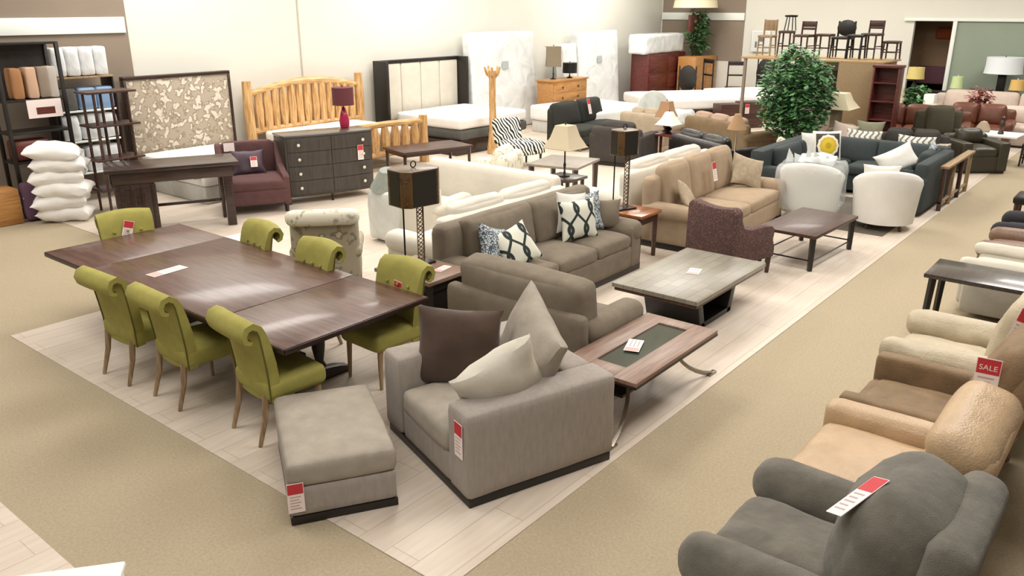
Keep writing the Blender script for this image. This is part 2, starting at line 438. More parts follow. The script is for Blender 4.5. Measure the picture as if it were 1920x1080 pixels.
# ---------------------------------------------------------------- small shared builders
m_ruled = [m_paper, m_red, m_ink]
def price_tag(parent, x, y, z, rx=0, ry=0, rz=0, w=.09, h=.17, name='price_tag', sale=False, axis=None):
    b = B()
    b.box(-w/2, w/2, -.0015, .0015, -h, 0, 0, mi=0)
    b.box(-w/2+.004, w/2-.004, -.003, .003, -h*.36, -.004, 0, mi=1)
    for k in range(5):
        zz = -h*.44 - k*h*.1
        b.box(-w*.36, w*.30 - (k % 2)*w*.12, -.0028, .0028, zz-h*.03, zz, 0, mi=2)
    o = b.build(name, m_ruled, parent, 'pink and white card price tag with a red header')
    o.location = (x, y, z); o.rotation_euler = (R(rx), R(ry), R(rz))
    if axis:
        dn = Vector(axis[0]).normalized(); nr = Vector(axis[1]); nr = (nr-dn*nr.dot(dn)).normalized(); zz = -dn; yy = -nr; xx = yy.cross(zz)
        mm = Matrix((xx, yy, zz)).transposed().to_4x4(); o.rotation_euler = mm.to_euler()
    if sale:
        cu = bpy.data.curves.new('sale_lettering', 'FONT'); cu.body = 'SALE'; cu.size = w*.36; cu.align_x = 'CENTER'; cu.extrude = .0006
        tmp = bpy.data.objects.new('sale_lettering', cu); COL.objects.link(tmp)
        dg = bpy.context.evaluated_depsgraph_get(); me = bpy.data.meshes.new_from_object(tmp.evaluated_get(dg))
        bpy.data.objects.remove(tmp)
        me.materials.clear(); me.materials.append(m_paper)
        lo = bpy.data.objects.new('sale_lettering', me); COL.objects.link(lo); lo.parent = o
        lo.rotation_euler = (R(90), 0, R(180) if sale == 'back' else 0); lo.location = (0, .0038 if sale == 'back' else -.0038, -h*.27)
        lo['label'] = 'white capital letters on the red header'
    return o
def card(label, x, y, z, w=.22, d=.1, rz=0, group=None):
    b = B(); b.box(-w/2, w/2, -d/2, d/2, 0, .002, 0, mi=0)
    b.box(-w/2+.006, -w/2+w*.3, -d/2+.006, d/2-.006, .002, .0026, 0, mi=1)
    for k in range(3): b.box(-w*.12, w*.42, -d*.3+k*d*.25, -d*.22+k*d*.25, .002, .0026, 0, mi=2)
    solo(b, 'price_card', [m_paper, plain('faded_red', '#e8a9a4', .7), m_ink], label, 'price card', x, y, z, rz, group=group)
def legs4(t, w, d, h, m, r0=.025, r1=.018, inset=.05, name='leg', splay=0.0, round_=False, z0=0):
    for sx in (-1, 1):
        for sy in (-1, 1):
            b = B(); x, y = sx*(w/2-inset), sy*(d/2-inset)
            if round_: b.tube([(x, y, z0+h), (x+sx*splay, y+sy*splay, z0)], [r0, r1], 10)
            else:
                b.tube([(x, y, z0+h), (x+sx*splay, y+sy*splay, z0)], [r0*1.35, r1*1.35], 4)
            b.build(name, m, t)
def pillow(name, label, x, y, z, w, h, th, m, rx=0, ry=0, rz=0, group=None, seed=0, wr=.008, pinch=.12, piping=None):
    b = B(); b.pillow(w, h, th, wr=wr, seed=seed, pinch=pinch)
    o = b.build(name, m); o.location = (x, y, z)
    o.rotation_mode = 'XYZ'; o.rotation_euler = (RZ(rz) @ RX(rx) @ RY(ry)).to_euler()
    return tag(o, label, 'pillow', group)

def sofa(name, label, cat, x, y, rz, w, d, hb, ha, aw, n, m, mc=None, seat_h=.46, back_t=.2, style='roll', bz=.07, nb=None,
         legm=None, wr=.006, cush_h=None, lean=12, group=None, arms=(1, 1), backpuff=.05, skirt=False, backcush=True, hfrm=None, seed=0, legh=None, backth=.2, inset=0.0, bover=0.0):
    mc = mc or m; nb = n if nb is None else nb
    t = thing(name, label, cat, x, y, 0, rz, group)
    xl = -w/2+(aw if arms[0] else .03); xr = w/2-(aw if arms[1] else .03)
    yb = d/2-back_t; sw = (xr-xl)/n
    b = B(); b.cush((xl+xr)/2, -.02, (bz+seat_h-.13)/2+.0, xr-xl+.04, d-.08, seat_h-.13-bz, .03, n=5); b.build('base', m, t)
    hf = hfrm or hb-.06
    b = B(); b.cush(0, d/2-back_t/2, (bz+hf)/2, w-.03, back_t, hf-bz, min(.09, back_t*.45), n=8, wr=wr*.5, seed=seed); b.build('back_frame', m, t)
    for i in range(n):
        b = B(); b.cush(xl+sw*(i+.5), (-d/2+yb)/2+.01, seat_h-.07, sw-.012, yb+d/2-.0, .17, .06, puff=(0, .0, .035), n=9, wr=wr, seed=seed+i); b.build('seat_cushion', mc, t)
    if backcush:
        bw = (xr-xl)/nb; bh = (cush_h or (hb-seat_h+.05))
        for i in range(nb):
            b = B(); b.cush(0, (backth-.2)*-.5, bh/2, bw-.01+bover, backth, bh, min(.085, backth*.45), puff=(0, backpuff, .02), n=9, wr=wr, seed=seed+9+i)
            b.build('back_cushion', mc, t, M=T(xl+bw*(i+.5), yb-.07, seat_h-.01) @ RX(-lean))
    for k, sx in enumerate((-1, 1)):
        if not arms[k]: continue
        xa = sx*(w/2-aw/2); b = B()
        if style == 'roll':
            b.cush(xa-sx*aw*.08, -inset/2, (bz+ha-.06)/2, aw*.8, d-.04-inset, ha-.06-bz, .03, n=6, wr=wr*.4)
            b.cush(xa, -.01-inset/2, ha-aw*.5, aw*1.12, d-inset, aw*.98, aw*.46, n=9, wr=wr*.7, seed=seed+k)
        else:
            b.cush(xa, 0, (bz+ha)/2, aw, d, ha-bz, .035 if style == 'box' else .08, n=8, wr=wr*.5, seed=seed+k)
        b.build('armrest', m, t)
    if skirt:
        b = B(); b.box(-w/2+.01, w/2-.01, -d/2+.005, d/2-.01, .012, bz+.06, .01); b.build('skirt', m, t)
    elif legm:
        legs4(t, w, d, (legh or bz)+.0, legm, .028, .02, .07)
    else:
        b = B(); b.box(-w/2+.03, w/2-.03, -d/2+.03, d/2-.02, .0065, bz+.02, .004); b.build('plinth', m_blackw, t)
    return t

def table(name, label, cat, x, y, rz, w, d, h, m, mleg=None, tt=.04, legr=.028, inset=.06, top='rect', apron=.0, splay=0.0, shelf=None, group=None, bars=False, z=0):
    t = thing(name, label, cat, x, y, z, rz, group); b = B()
    if top == 'round': b.lathe([(w/2-.01, h-tt), (w/2, h-tt+.006), (w/2, h-.006), (w/2-.006, h)], 32)
    else: b.box(-w/2, w/2, -d/2, d/2, h-tt, h, .006)
    b.build('tabletop', m, t)
    ml = mleg or m
    if apron:
        b = B(); a = inset*.8
        for s in (-1, 1):
            b.box(-w/2+a, w/2-a, s*(d/2-a)-.01, s*(d/2-a)+.01, h-tt-apron, h-tt, 0); b.box(s*(w/2-a)-.01, s*(w/2-a)+.01, -d/2+a, d/2-a, h-tt-apron, h-tt, 0)
        b.build('apron', ml, t)
    legs4(t, w, d, h-tt, ml, legr, legr*.8, inset, splay=splay)
    if shelf:
        b = B(); b.box(-w/2+inset, w/2-inset, -d/2+inset, d/2-inset, shelf-.015, shelf, .003); b.build('shelf', ml, t)
    if bars:
        for s in (-1, 1):
            b = B(); b.tube([(-w/2+inset, s*(d/2-inset), .12), (w/2-inset, s*(d/2-inset), .12)], .01, 6); b.build('stretcher', ml, t)
            b = B(); b.tube([(s*(w/2-inset), -d/2+inset, .13), (s*(w/2-inset), d/2-inset, .13)], .01, 6); b.build('stretcher', ml, t)
    return t

def bell_lamp(name, label, x, y, z, h, rt_, rb, sh, mshade, mbase, base='urn', sq=0.0, group=None):
    """table lamp: h overall, shade height sh, top/bottom radius"""
    t = thing(name, label, 'lamp', x, y, z, 0, group)
    b = B(); zb = h-sh-.03
    if base == 'urn': b.lathe([(.07, 0), (.075, .015), (.03, .04), (.055, zb*.35), (.075, zb*.55), (.03, zb*.8), (.015, zb*.95), (.012, zb+.05)], 18)
    elif base == 'stick': b.lathe([(.08, 0), (.08, .015), (.02, .04), (.012, .1), (.022, zb*.4), (.012, zb*.5), (.01, zb+.05)], 14)
    elif base == 'box': b.box(-.09, .09, -.09, .09, 0, zb*.95, .01); b.tube([(0, 0, zb*.95), (0, 0, zb+.05)], .012, 8)
    else: b.lathe([(.06, 0), (.075, .02), (.085, zb*.3), (.055, zb*.65), (.03, zb*.85), (.012, zb*.9), (.01, zb+.05)], 18)
    b.build('lamp_base', mbase, t)
    b = B(); n = 24
    mid = (rt_*.62+rb*.38)
    prof = [(rb, zb), (mid*.98, zb+sh*.5), (rt_, zb+sh)] if rt_ != rb else [(rb, zb), (rb, zb+sh)]
    b.lathe(prof, 4 if sq == 2 else n, sq=1.0 if sq == 1 else 0)
    b.lathe([(rb*1.01, zb), (rb*1.02, zb+.012), (rb*.99, zb+.014)], 4 if sq == 2 else n, sq=1.0 if sq == 1 else 0)
    b.build('lamp_shade', mshade, t)
    b = B(); b.lathe([(.004, zb+sh-.02), (.008, zb+sh+.01), (.014, zb+sh+.025), (.004, zb+sh+.04), (0, zb+sh+.041)], 10)
    for a in (0, 120, 240): b.tube([(0, 0, zb+sh-.015), (rt_*math.cos(R(a)), rt_*math.sin(R(a)), zb+sh-.008)], .003, 5)
    b.build('finial', mbase, t)
    return t

# ---------------------------------------------------------------- dining set
def dining_chair():
    t = thing('dining_chair', '', 'chair')
    # seat
    b = B(); b.cush(0, -.03, .415, .50, .50, .15, .05, puff=(0, 0, .03), n=9, wr=.004); b.build('seat', m_green, t)
    # back: curved panel with outward scroll
    b = B(); n = 12; pts = []
    prof = [(.215, .33), (.222, .50), (.235, .62), (.25, .74), (.262, .82), (.27, .87), (.283, .905), (.312, .925), (.342, .915), (.36, .885), (.352, .852), (.33, .842), (.318, .835)]
    inner = [(-.0, 0)]
    th = [.075, .08, .08, .07, .06, .05, .045, .045, .045, .04, .035, .03, .02]
    vs = []; nn = len(prof)
    def off(i):
        p0 = prof[max(0, i-1)]; p1 = prof[min(nn-1, i+1)]; dx, dz = p1[0]-p0[0], p1[1]-p0[1]; l = math.hypot(dx, dz); return (-dz/l, dx/l)
    loop = []
    for i in range(nn): loop.append(prof[i])
    front = [(prof[i][0]+off(i)[0]*th[i], prof[i][1]+off(i)[1]*th[i]) for i in range(nn)]
    ring = front + loop[::-1]
    m = 14
    for j in range(m+1):
        u = j/m*2-1; uu = math.sin(u*PI/2)
        for (yy, zz) in ring:
            hw = .238 + .027*max(0, min(1, (zz-.38)/.5))
            e = 1-abs(u)**8*.0
            sag = .018*math.cos(uu*PI/2)*max(0, (zz-.6)/.3)
            cup = -.03*uu*uu
            k = .0 if abs(uu) < .97 else 1
            vs.append((uu*hw, yy+cup-.0, zz+sag))
    L = len(ring); fs = [[j*L+i, j*L+(i+1) % L, (j+1)*L+(i+1) % L, (j+1)*L+i] for j in range(m) for i in range(L)]
    fs += [list(range(L)), [m*L+i for i in range(L)][::-1]]
    b.add(vs, fs); b.build('backrest', m_green, t, sharp=60)
    b = B()
    for s in (-1, 1):
        b.tube([(s*(.240+.027*max(0, min(1, (z-.38)/.5))), y-.03+.004, z) for y, z in prof[:7]], .006, 6)
    b.tube([(-.26, .300, .846), (-.13, .322, .856), (0, .331, .861), (.13, .322, .856), (.26, .300, .846)], .006, 6)
    b.build('piping', m_greenseam, t)
    for (bx, bz) in ((-.13, .78), (0, .78), (.13, .78), (-.065, .68), (.065, .68)):
        b = B(); b.cush(bx, .155+(bz-.68)*.16, bz, .026, .016, .026, .008, n=3); b.build('button', m_green, t)
    for sx in (-1, 1):
        b = B(); b.tube([(sx*.20, -.21, .39), (sx*.20, -.22, .2), (sx*.205, -.225, 0.006)], [.026, .02, .014], 8); b.build('leg', m_palewood, t)
        b = B(); b.tube([(sx*.19, .20, .39), (sx*.195, .225, .22), (sx*.20, .29, 0.006)], [.028, .023, .015], 8); b.build('leg', m_palewood, t)
    return t
dc = dining_chair()
GC = 'lime green dining chairs around the long table'
def dchair(x, y, rz, label, first=False):
    if first: dc.location = (x, y, 0); dc.rotation_euler = (0, 0, R(rz)); dc['label'] = label; dc['group'] = GC; return dc
    return dup(dc, x, y, 0, rz, label, GC)
dchair(3.08, 6.56, 92, 'lime green scroll-back dining chair on the near long side of the table, farthest left', True)
dchair(3.12, 5.80, 88, 'lime green dining chair in the middle of the near long side of the table')
c3 = dchair(3.20, 4.82, 84, 'lime green dining chair on the near table side, closest to the ottoman')
c4 = dchair(4.30, 4.86, -92, 'lime green dining chair with a red tag, right end of the table far side')
c5 = dchair(4.22, 5.9, -94, 'lime green dining chair in the middle of the table far side, before the floral chair')
c6 = dchair(4.28, 6.9, -98, 'lime green dining chair at the left end of the table far side')
c7 = dchair(3.86, 8.12, -14, 'lime green dining chair at the far head of the long table with a white tag')
price_tag(c4, .0, .185, .80, -4, 6, 0, .1, .17)
price_tag(c5, .02, .175, .76, -4, 0, 0, .09, .12)
price_tag(c7, .03, .185, .88, -6, 18, 0, .1, .2)

t = thing('dining_table', 'long dark brown wooden dining table with extension leaves and a trestle base', 'table', 3.75, 6.36, 0, 0)
b = B(); b.box(-.70, .70, -.975, 1.0, .722, .76, .004); b.build('tabletop', m_table, t)
b = B(); b.box(-.70, .70, -1.88, -.98, .722, .758, .004); b.build('drop_leaf', m_table, t, 'glossier reddish end leaf')
b = B(); b.box(-.70, .70, 1.005, 1.88, .722, .758, .004); b.build('drop_leaf', m_table, t)
b = B()
for s in (-1, 1): b.box(s*.701-.006, s*.701+.006, -1.88, 1.88, .715, .752, .002)
b.box(-.7, .7, -1.892, -1.879, .715, .752, .002); b.box(-.7, .7, 1.879, 1.892, .715, .752, .002)
b.build('edge_moulding', m_tableedge, t)
b = B(); b.box(-.5, .5, -1.2, 1.2, .62, .72, .005); b.build('apron', m_tableedge, t)
for yy in (-1.15, .95):
    b = B(); b.prism([(-.42, .0065), (.42, .0065), (.42, .05), (.30, .09), (.12, .12), (-.12, .12), (-.30, .09), (-.42, .05)], 'y', yy-.05, yy+.05, .008); b.build('trestle_foot', m_tableedge, t)
    b = B()
    for sx in (-.13, .13):
        b.lathe([(.045, .11), (.055, .14), (.035, .18), (.055, .3), (.06, .4), (.035, .52), (.05, .56), (.05, .63)], 12, M=T(sx, yy, 0))
    b.build('turned_post', m_tableedge, t)
b = B(); b.box(-.04, .04, -1.1, .9, .2, .27, .008); b.build('stretcher', m_tableedge, t)
card('white and pink price card lying on the long dining table', 3.47, 6.75, .761, .34, .13, 5)

# ---------------------------------------------------------------- big light grey armchair, ottoman and pillows
t = thing('oversized_armchair', 'large light grey boxy armchair with wide arms in the centre foreground', 'armchair', 3.99, 3.37, 0, -109)
w, d = 1.26, 1.16
for sx in (-1, 1):
    b = B(); b.cush(sx*(w/2-.135), 0, .365, .27, d, .60, .045, n=9, wr=.004, seed=sx); b.build('armrest', m_greychair, t)
b = B(); b.cush(0, d/2-.13, .36, w-.54, .26, .585, .045, n=8, wr=.004); b.build('back_frame', m_greychair, t)
b = B(); b.cush(0, -.05, .175, w-.55, d-.14, .22, .02, n=5); b.build('base', m_greychair, t)
b = B(); b.cush(0, -.14, .355, w-.555, .88, .19, .06, puff=(0, 0, .03), n=10, wr=.008); b.build('seat_cushion', m_greycush, t)
b = B(); b.box(-w/2+.02, w/2-.02, -d/2+.02, d/2-.02, .0065, .07, .005); b.build('plinth', m_blackw, t)
price_tag(t, w/2-.10, -d/2-.006, .585, 0, 0, 0, .10, .24)
t = thing('ottoman', 'light grey square ottoman on a black base in front of the oversized armchair', 'ottoman', 2.99, 3.95, 0, -31.5)
b = B(); b.cush(0, 0, .335, .67, 1.0, .17, .045, puff=(0, 0, .012), n=8, wr=.004); b.build('seat_cushion', m_greycush, t)
b = B(); b.cush(0, 0, .16, .66, .99, .2, .02, n=5); b.build('base', m_greychair, t)
b = B(); b.box(-.33, .33, -.495, .495, .0065, .06, .004); b.build('plinth', m_blackw, t)
price_tag(t, -.29, -.506, .30, 0, 0, 0, .1, .2)
pillow('throw_pillow', 'dark brown velvet throw pillow standing in the grey armchair', 3.86, 3.62, .44, .62, .56, .22, m_brownpil, -16, 0, -62, seed=1, wr=.012, pinch=.08)
pillow('throw_pillow', 'plump ivory throw pillow leaning over the arm of the grey armchair', 3.83, 3.12, .47, .60, .54, .28, m_creampil, 20, -26, -21, seed=2, wr=.014, pinch=.1)
pillow('back_pillow', 'large light grey back pillow with a pointed corner in the grey armchair', 4.17, 3.36, .40, .84, .66, .28, m_greycush, -18, 14, -122, seed=3, wr=.01, pinch=.09)

# ---------------------------------------------------------------- glass inset coffee table
t = thing('coffee_table', 'greyed walnut coffee table with a glass inset and curved steel legs', 'table', 5.26, 2.93, 0, 0)
w, d, h = 1.3, .66, .48
b = B(); b.box(-w/2, w/2, -d/2, -.13, h-.035, h, .003); b.box(-w/2, w/2, .13, d/2, h-.035, h, .003)
b.box(-w/2, -.45, -.13, .13, h-.035, h, .003); b.box(.5, w/2, -.13, .13, h-.035, h, .003); b.build('tabletop', m_walnut, t)
b = B(); b.box(-.45, .5, -.13, .13, h-.022, h-.012, 0); b.build('glass_panel', plain('inset_glass', '#5b6258', .05, trans=.5), t, 'smoky glass inset')
b = B(); b.box(-w/2-.003, w/2+.003, -d/2-.003, -d/2+.01, h-.05, h-.03, .002); b.box(-w/2-.003, w/2+.003, d/2-.01, d/2+.003, h-.05, h-.03, .002)
b.box(w/2-.01, w/2+.003, -d/2, d/2, h-.05, h-.03, .002); b.box(-w/2-.003, -w/2+.01, -d/2, d/2, h-.05, h-.03, .002); b.build('edge_band', m_tableedge, t)
for sx in (-1, 1):
    for sy in (-1, 1):
        b = B(); P = []
        for k in range(9):
            a = k/8; P.append((sx*(.34+.0+.46*a**2.2), sy*(.05+.19*a), (h-.045)*(1-a)**1.15*1.0+.012))
        b.tube(P, .02, 4); b.box(P[-1][0]-.06, P[-1][0]+.06, P[-1][1]-.02, P[-1][1]+.02, .0065, .022, .003); b.build('leg', m_steel, t)
b = B(); b.box(-.42, .42, -.09, .09, .2, .225, .004); b.build('shelf', m_blackw, t)  # dark slab added in place of the shadow below the tabletop
card('white card on the glass of the walnut coffee table', 5.2, 2.97, .481, .24, .12, 20)

# ---------------------------------------------------------------- tile-top coffee table
t = thing('coffee_table', 'stone-tile topped coffee table on a dark flared pedestal', 'table', 7.27, 3.53, 0, 0)
b = B(); b.box(-.78, .78, -.46, .46, .405, .45, .008); b.build('tabletop', m_tiletop, t)
b = B(); b.box(-.76, .76, -.44, .44, .37, .405, .004); b.build('edge_moulding', m_brownwood, t)
for sx in (-1, 1):
    b = B(); b.prism([(sx*.34, .0065), (sx*.46, .37), (sx*.36, .37), (sx*.24, .0065)][::1], 'y', -.30, .30, .006); b.build('pedestal_panel', m_blackw, t)
b = B(); b.box(-.33, .33, -.30, .30, .0065, .06, .005); b.build('pedestal_base', m_blackw, t)
b = B(); b.box(-.36, .36, -.02, .02, .06, .30, .004); b.build('cross_panel', m_blackw, t)
card('white card lying on the stone-tile coffee table', 7.3, 3.52, .452, .2, .12, 15)

# ---------------------------------------------------------------- taupe sofa and matching chair
ts = sofa('sofa', 'large taupe sofa with patterned pillows facing the stone-tile table', 'sofa', 6.97, 5.16, 0, 2.66, .98, .93, .62, .26, 3, m_taupesofa,
     seat_h=.47, back_t=.24, style='roll', wr=.012, nb=2, seed=3, backpuff=.05, hfrm=.93, backth=.22)
price_tag(ts, .45, .02, .86, -22, 22, 0, .12, .26)
tl = sofa('loveseat', 'taupe wide chair seen from behind between the grey armchair and the taupe sofa', 'armchair', 5.44, 4.03, 90, 1.5, .98, .88, .60, .24, 1, m_taupesofa,
     seat_h=.46, back_t=.14, style='roll', wr=.01, hfrm=.69, seed=13, cush_h=.46, backpuff=.05, lean=6, backth=.30, inset=.14, bover=.30)
GP = 'pillows on the taupe sofa'
pillow('throw_pillow', 'blue speckled throw pillow at the left of the taupe sofa', 6.02, 5.06, .50, .44, .44, .16, m_leop, -22, 22, 10, GP, 4)
pillow('throw_pillow', 'folded white lattice print throw pillow beside the blue speckled one', 6.28, 4.88, .50, .46, .44, .16, m_ogee, -34, -16, -22, GP, 5)
pillow('throw_pillow', 'upright white pillow with black chain lattice on the right of the taupe sofa', 7.42, 4.99, .50, .50, .46, .16, m_ogee, -16, 0, -20, GP, 6)
pillow('throw_pillow', 'blue speckled throw pillow tucked behind the upright lattice pillow', 7.74, 5.12, .50, .46, .46, .16, m_leop, -14, -4, -28, GP, 7)
pillow('throw_pillow', 'pale grey throw pillow peeking above the upright lattice pillow', 7.48, 5.16, .54, .46, .46, .12, m_whitefab, -12, 8, -12, GP, 8)
pillow('throw_pillow', 'small taupe throw pillow against the right arm of the taupe sofa', 7.98, 5.02, .50, .36, .36, .14, m_taupesofa, -14, 0, -50, GP, 9)

# end table with two-pole lamp
t = table('end_table', 'dark end table with a stone top between a lime chair and the taupe chair', 'table', 5.27, 5.36, 0, .56, .74, .62, m_walnut, m_blackw, legr=.035, apron=.08, shelf=.2)
b = B(); b.box(-.2, .2, -.3, .3, .2, .5, .01); b.build('drum_panel', m_blackw, t)
card('white card on the dark end table under the mica lamp', 5.38, 5.2, .621, .2, .09, 10)
def mica_lamp(label, x, y, z, rz, h, w, d, sh, gr='mica panel lamps', top=m_mica):
    t = thing('table_lamp', label, 'lamp', x, y, z, rz, gr)
    b = B(); b.box(-.16, .16, -.1, .1, 0, .02, .005); b.build('lamp_base', m_black, t)
    zb = h-sh
    for sx in (-.1, .13):
        b = B(); b.tube([(sx, .05, .02), (sx, .05, zb+.05)], .009, 6); b.build('pole', m_black, t)
    b = B()
    for k in range(7):
        z0 = .03+k*(zb-.03)/7; hh = (zb-.03)/7; xo = .035
        for q in (-1, 1):
            b.tube([(xo+q*.03, -.03, z0), (xo-q*.03, -.03, z0+hh*.5), (xo+q*.03, -.03, z0+hh)], .006, 5)
    for q in (-1, 1): b.tube([(.035+q*.036, -.03, .02), (.035+q*.036, -.03, zb+.05)], .006, 5)
    b.build('lattice', m_bark, t)
    b = B()
    ww, dd = w/2, d/2; ch = .06
    poly = [(-ww+ch, -dd), (ww-ch, -dd), (ww, -dd+ch), (ww, dd-ch), (ww-ch, dd), (-ww+ch, dd), (-ww, dd-ch), (-ww, -dd+ch)]
    b.prism(poly, 'z', zb, h, .004)
    b.build('lamp_shade', m_mica, t)
    b = B(); b.box(-ww*.62, ww*.62, -dd-.004, -dd+.01, zb+.012, h-.012, 0); b.box(-ww*.62, ww*.62, dd-.01, dd+.004, zb+.012, h-.012, 0)
    b.box(-ww-.004, -ww+.01, -dd*.45, dd*.45, zb+.012, h-.012, 0); b.box(ww-.01, ww+.004, -dd*.45, dd*.45, zb+.012, h-.012, 0)
    b.build('shade_panel', m_micadk, t, 'near-black mica panels')
    b = B(); b.tube([(.03*math.cos(a*PI/6), 0, h+.035+.03*math.sin(a*PI/6)) for a in range(13)], .006, 6); b.build('finial', m_black, t)
    return t
mica_lamp('amber and black mica table lamp on the dark end table beside the dining set', 5.34, 5.5, .621, -8, .94, .44, .34, .34)

# ---------------------------------------------------------------- cream sofas and floral chairs
sofa('sofa', 'cream slipcovered sofa back to back with the taupe sofa', 'sofa', 7.15, 6.24, 180, 2.3, .96, .94, .62, .24, 2, m_creamsofa, bz=.05, skirt=True, wr=.008, seed=21)
sofa('sofa', 'long cream sofa with its smooth back turned to the camera', 'sofa', 8.80, 7.15, 90, 2.3, .98, .95, .62, .24, 3, m_creamsofa, bz=.05, skirt=True, wr=.006, seed=31, nb=3, cush_h=.4, hfrm=.95)
sofa('armchair', 'cream slipcovered armchair left of the long cream sofa, a lamp shade lying on it', 'armchair', 7.75, 7.75, 100, .95, .92, .86, .58, .2, 1, m_creamsofa, bz=.05, skirt=True, wr=.008, seed=41)
t = sofa('armchair', 'scroll-back armchair in grey floral fabric behind the lime chairs', 'armchair', 5.44, 6.98, 137, .74, .74, .98, .60, .15, 1, m_floral, bz=.16, legm=m_blackw, wr=.004, seed=51, backcush=False, hfrm=.96)
b = B(); b.cush(0, .40, .93, .76, .17, .17, .08, n=8, wr=.003); b.build('scroll_top', m_floral2, t)
sofa('club_chair', 'faded rose-print rounded chair behind the long cream sofa', 'armchair', 10.05, 8.55, 200, .95, .85, .84, .6, .2, 1, m_floral2, bz=.08, skirt=True, wr=.01, seed=61)

# white pedestal block behind the dining chairs
b = B(); b.box(-.3, .3, -.24, .24, .0065, .5, .02); solo(b, 'side_table', m_white, 'low white square side table behind the far dining chairs', 'table', 4.95, 8.0, 0, 0)

# ---------------------------------------------------------------- wooden side table and second mica lamp
t = table('end_table', 'amber wood end table between the taupe sofa and the tan sofa', 'table', 8.66, 5.1, 0, .5, .62, .6, m_orangewood, m_brownwood, legr=.028, apron=.09)
price_tag(t, -.252, -.1, .46, 0, 0, -90, .07, .2)
mica_lamp('tall amber mica lamp with a carved base on the amber end table', 8.62, 5.2, .601, -20, .98, .32, .26, .3)

# ---------------------------------------------------------------- tan sofa, white slipcovered sofa
st = sofa('sofa', 'tan camel-back sofa with three tall back cushions and two plaid pillows', 'sofa', 10.45, 4.78, 2, 2.6, 1.05, .98, .6, .22, 2, m_tan, seat_h=.46, nb=3, bz=.06, wr=.006, seed=71, cush_h=.6, backpuff=.03)
price_tag(st, .02, .10, .96, -12, 0, 0, .12, .26)
GT = 'plaid pillows on the tan sofa'
pillow('throw_pillow', 'plaid tan pillow at the left end of the tan sofa', 9.42, 4.62, .5, .42, .42, .16, m_tanplaid, -30, 35, 24, GT, 11)
pillow('throw_pillow', 'large plaid tan pillow leaning at the right end of the tan sofa', 11.25, 4.72, .5, .52, .48, .18, m_tanplaid, -26, 20, -30, GT, 12)
sofa('sofa', 'white slipcovered sofa with a rolled back behind the tan sofa', 'sofa', 10.5, 5.98, 180, 2.5, 1.0, .98, .62, .26, 2, m_creamsofa, seat_h=.46, bz=.05, skirt=True, wr=.01, seed=81)

# purple-brown fleck wing chair
t = thing('accent_chair', 'plum fleck upholstered chair seen from behind beside the stone-tile table', 'armchair', 8.86, 3.84, 0, 74)
b = B(); b.prism([(-.37, .18), (.37, .18), (.36, .82), (.30, .87), (.12, .84), (0, .835), (-.12, .84), (-.30, .87), (-.36, .82)], 'y', .24, .38, .03); b.build('backrest', m_paisley, t)
b = B(); b.cush(0, -.04, .30, .62, .62, .22, .04, n=6); b.build('base', m_paisley, t)
b = B(); b.cush(0, -.07, .44, .46, .56, .13, .05, puff=(0, 0, .03), n=7); b.build('seat_cushion', m_paisley, t)
for sx in (-1, 1):
    b = B(); b.prism([(.34, .20), (.34, .80), (.26, .76), (.20, .63), (.08, .595), (-.18, .60), (-.30, .585), (-.35, .53), (-.33, .42), (-.37, .32), (-.36, .20)], 'x', sx*.30-.06, sx*.30+.06, .025); b.build('armrest', m_paisley, t)
legs4(t, .74, .76, .2, m_brownwood, .032, .02, .06)

# dark coffee table
table('coffee_table', 'dark brown coffee table on square legs with low stretchers, in front of the white chairs', 'table', 10.08, 3.36, -3, 1.34, .74, .45, m_brownwood, m_blackw, tt=.04, legr=.03, inset=.05, bars=True)

# ---------------------------------------------------------------- white barrel chairs
def barrel(label, x, y, rz, wrapped):
    t = thing('barrel_chair', label, 'armchair', x, y, 0, rz, 'white barrel chairs')
    b = B(); vs = []; n = 30; rows = [(.10, .36, 0), (.3, .40, 0), (.5, .425, 0), (.62, .44, .0), (.0, 0, 0)]
    # shell: arc from front-left round the back to front-right
    prof = [(.385, .10), (.405, .30), (.425, .50), (.44, .66), (.43, .72), (.40, .745), (.36, .73), (.335, .68), (.32, .5), (.31, .30), (.30, .10)]
    L = len(prof)
    for j in range(n+1):
        a = R(-35 + 250*j/n); cs, sn = math.cos(a), math.sin(a)
        top = .60 + .18*max(0, sn)**.8 if sn > 0 else .60
        for r, z in prof:
            zz = z if z < .5 else .5+(z-.5)*((top-.5)/.24)
            vs.append((r*cs*1.02, r*sn, zz))
    fs = [[j*L+i, j*L+(i+1) % L, (j+1)*L+(i+1) % L, (j+1)*L+i] for j in range(n) for i in range(L)]
    fs += [list(range(L)), [n*L+i for i in range(L)][::-1]]
    b.add(vs, fs); b.build('shell_back', m_whitefab, t, sharp=70)
    b = B(); b.lathe([(.30, .10), (.33, .12), (.34, .34), (.30, .36)], 28); b.build('base', m_whitefab, t)
    b = B(); b.cush(0, -.06, .42, .60, .58, .15, .07, puff=(0, 0, .03), n=7); b.build('seat_cushion', m_whitefab, t)
    for a in (45, 135, 225, 315):
        b = B(); b.tube([(.27*math.cos(R(a)), .27*math.sin(R(a)), .12), (.31*math.cos(R(a)), .31*math.sin(R(a)), .0065)], [.025, .018], 8); b.build('leg', m_brownwood, t)
    return t
b1 = barrel('square-topped white chair draped in clear plastic, left of the white pair', 12.05, 4.05, 100, True)
b2 = barrel('rounded white barrel chair nearest the aisle in front of the teal sectional', 12.15, 3.02, 110, False)
for o in (b1, b2): o.scale = (1.02, 1.02, 1.12)
b = B(); b.cush(0, 0, .32, .90, .86, .60, .10, n=10, wr=.03, seed=5)
o = b.build('plastic_cover', [plain('clear_film', '#dfe3e2', .18, alpha=.35)], b1, 'clear plastic dust cover'); o.location = (0, .02, .12)
b = B()
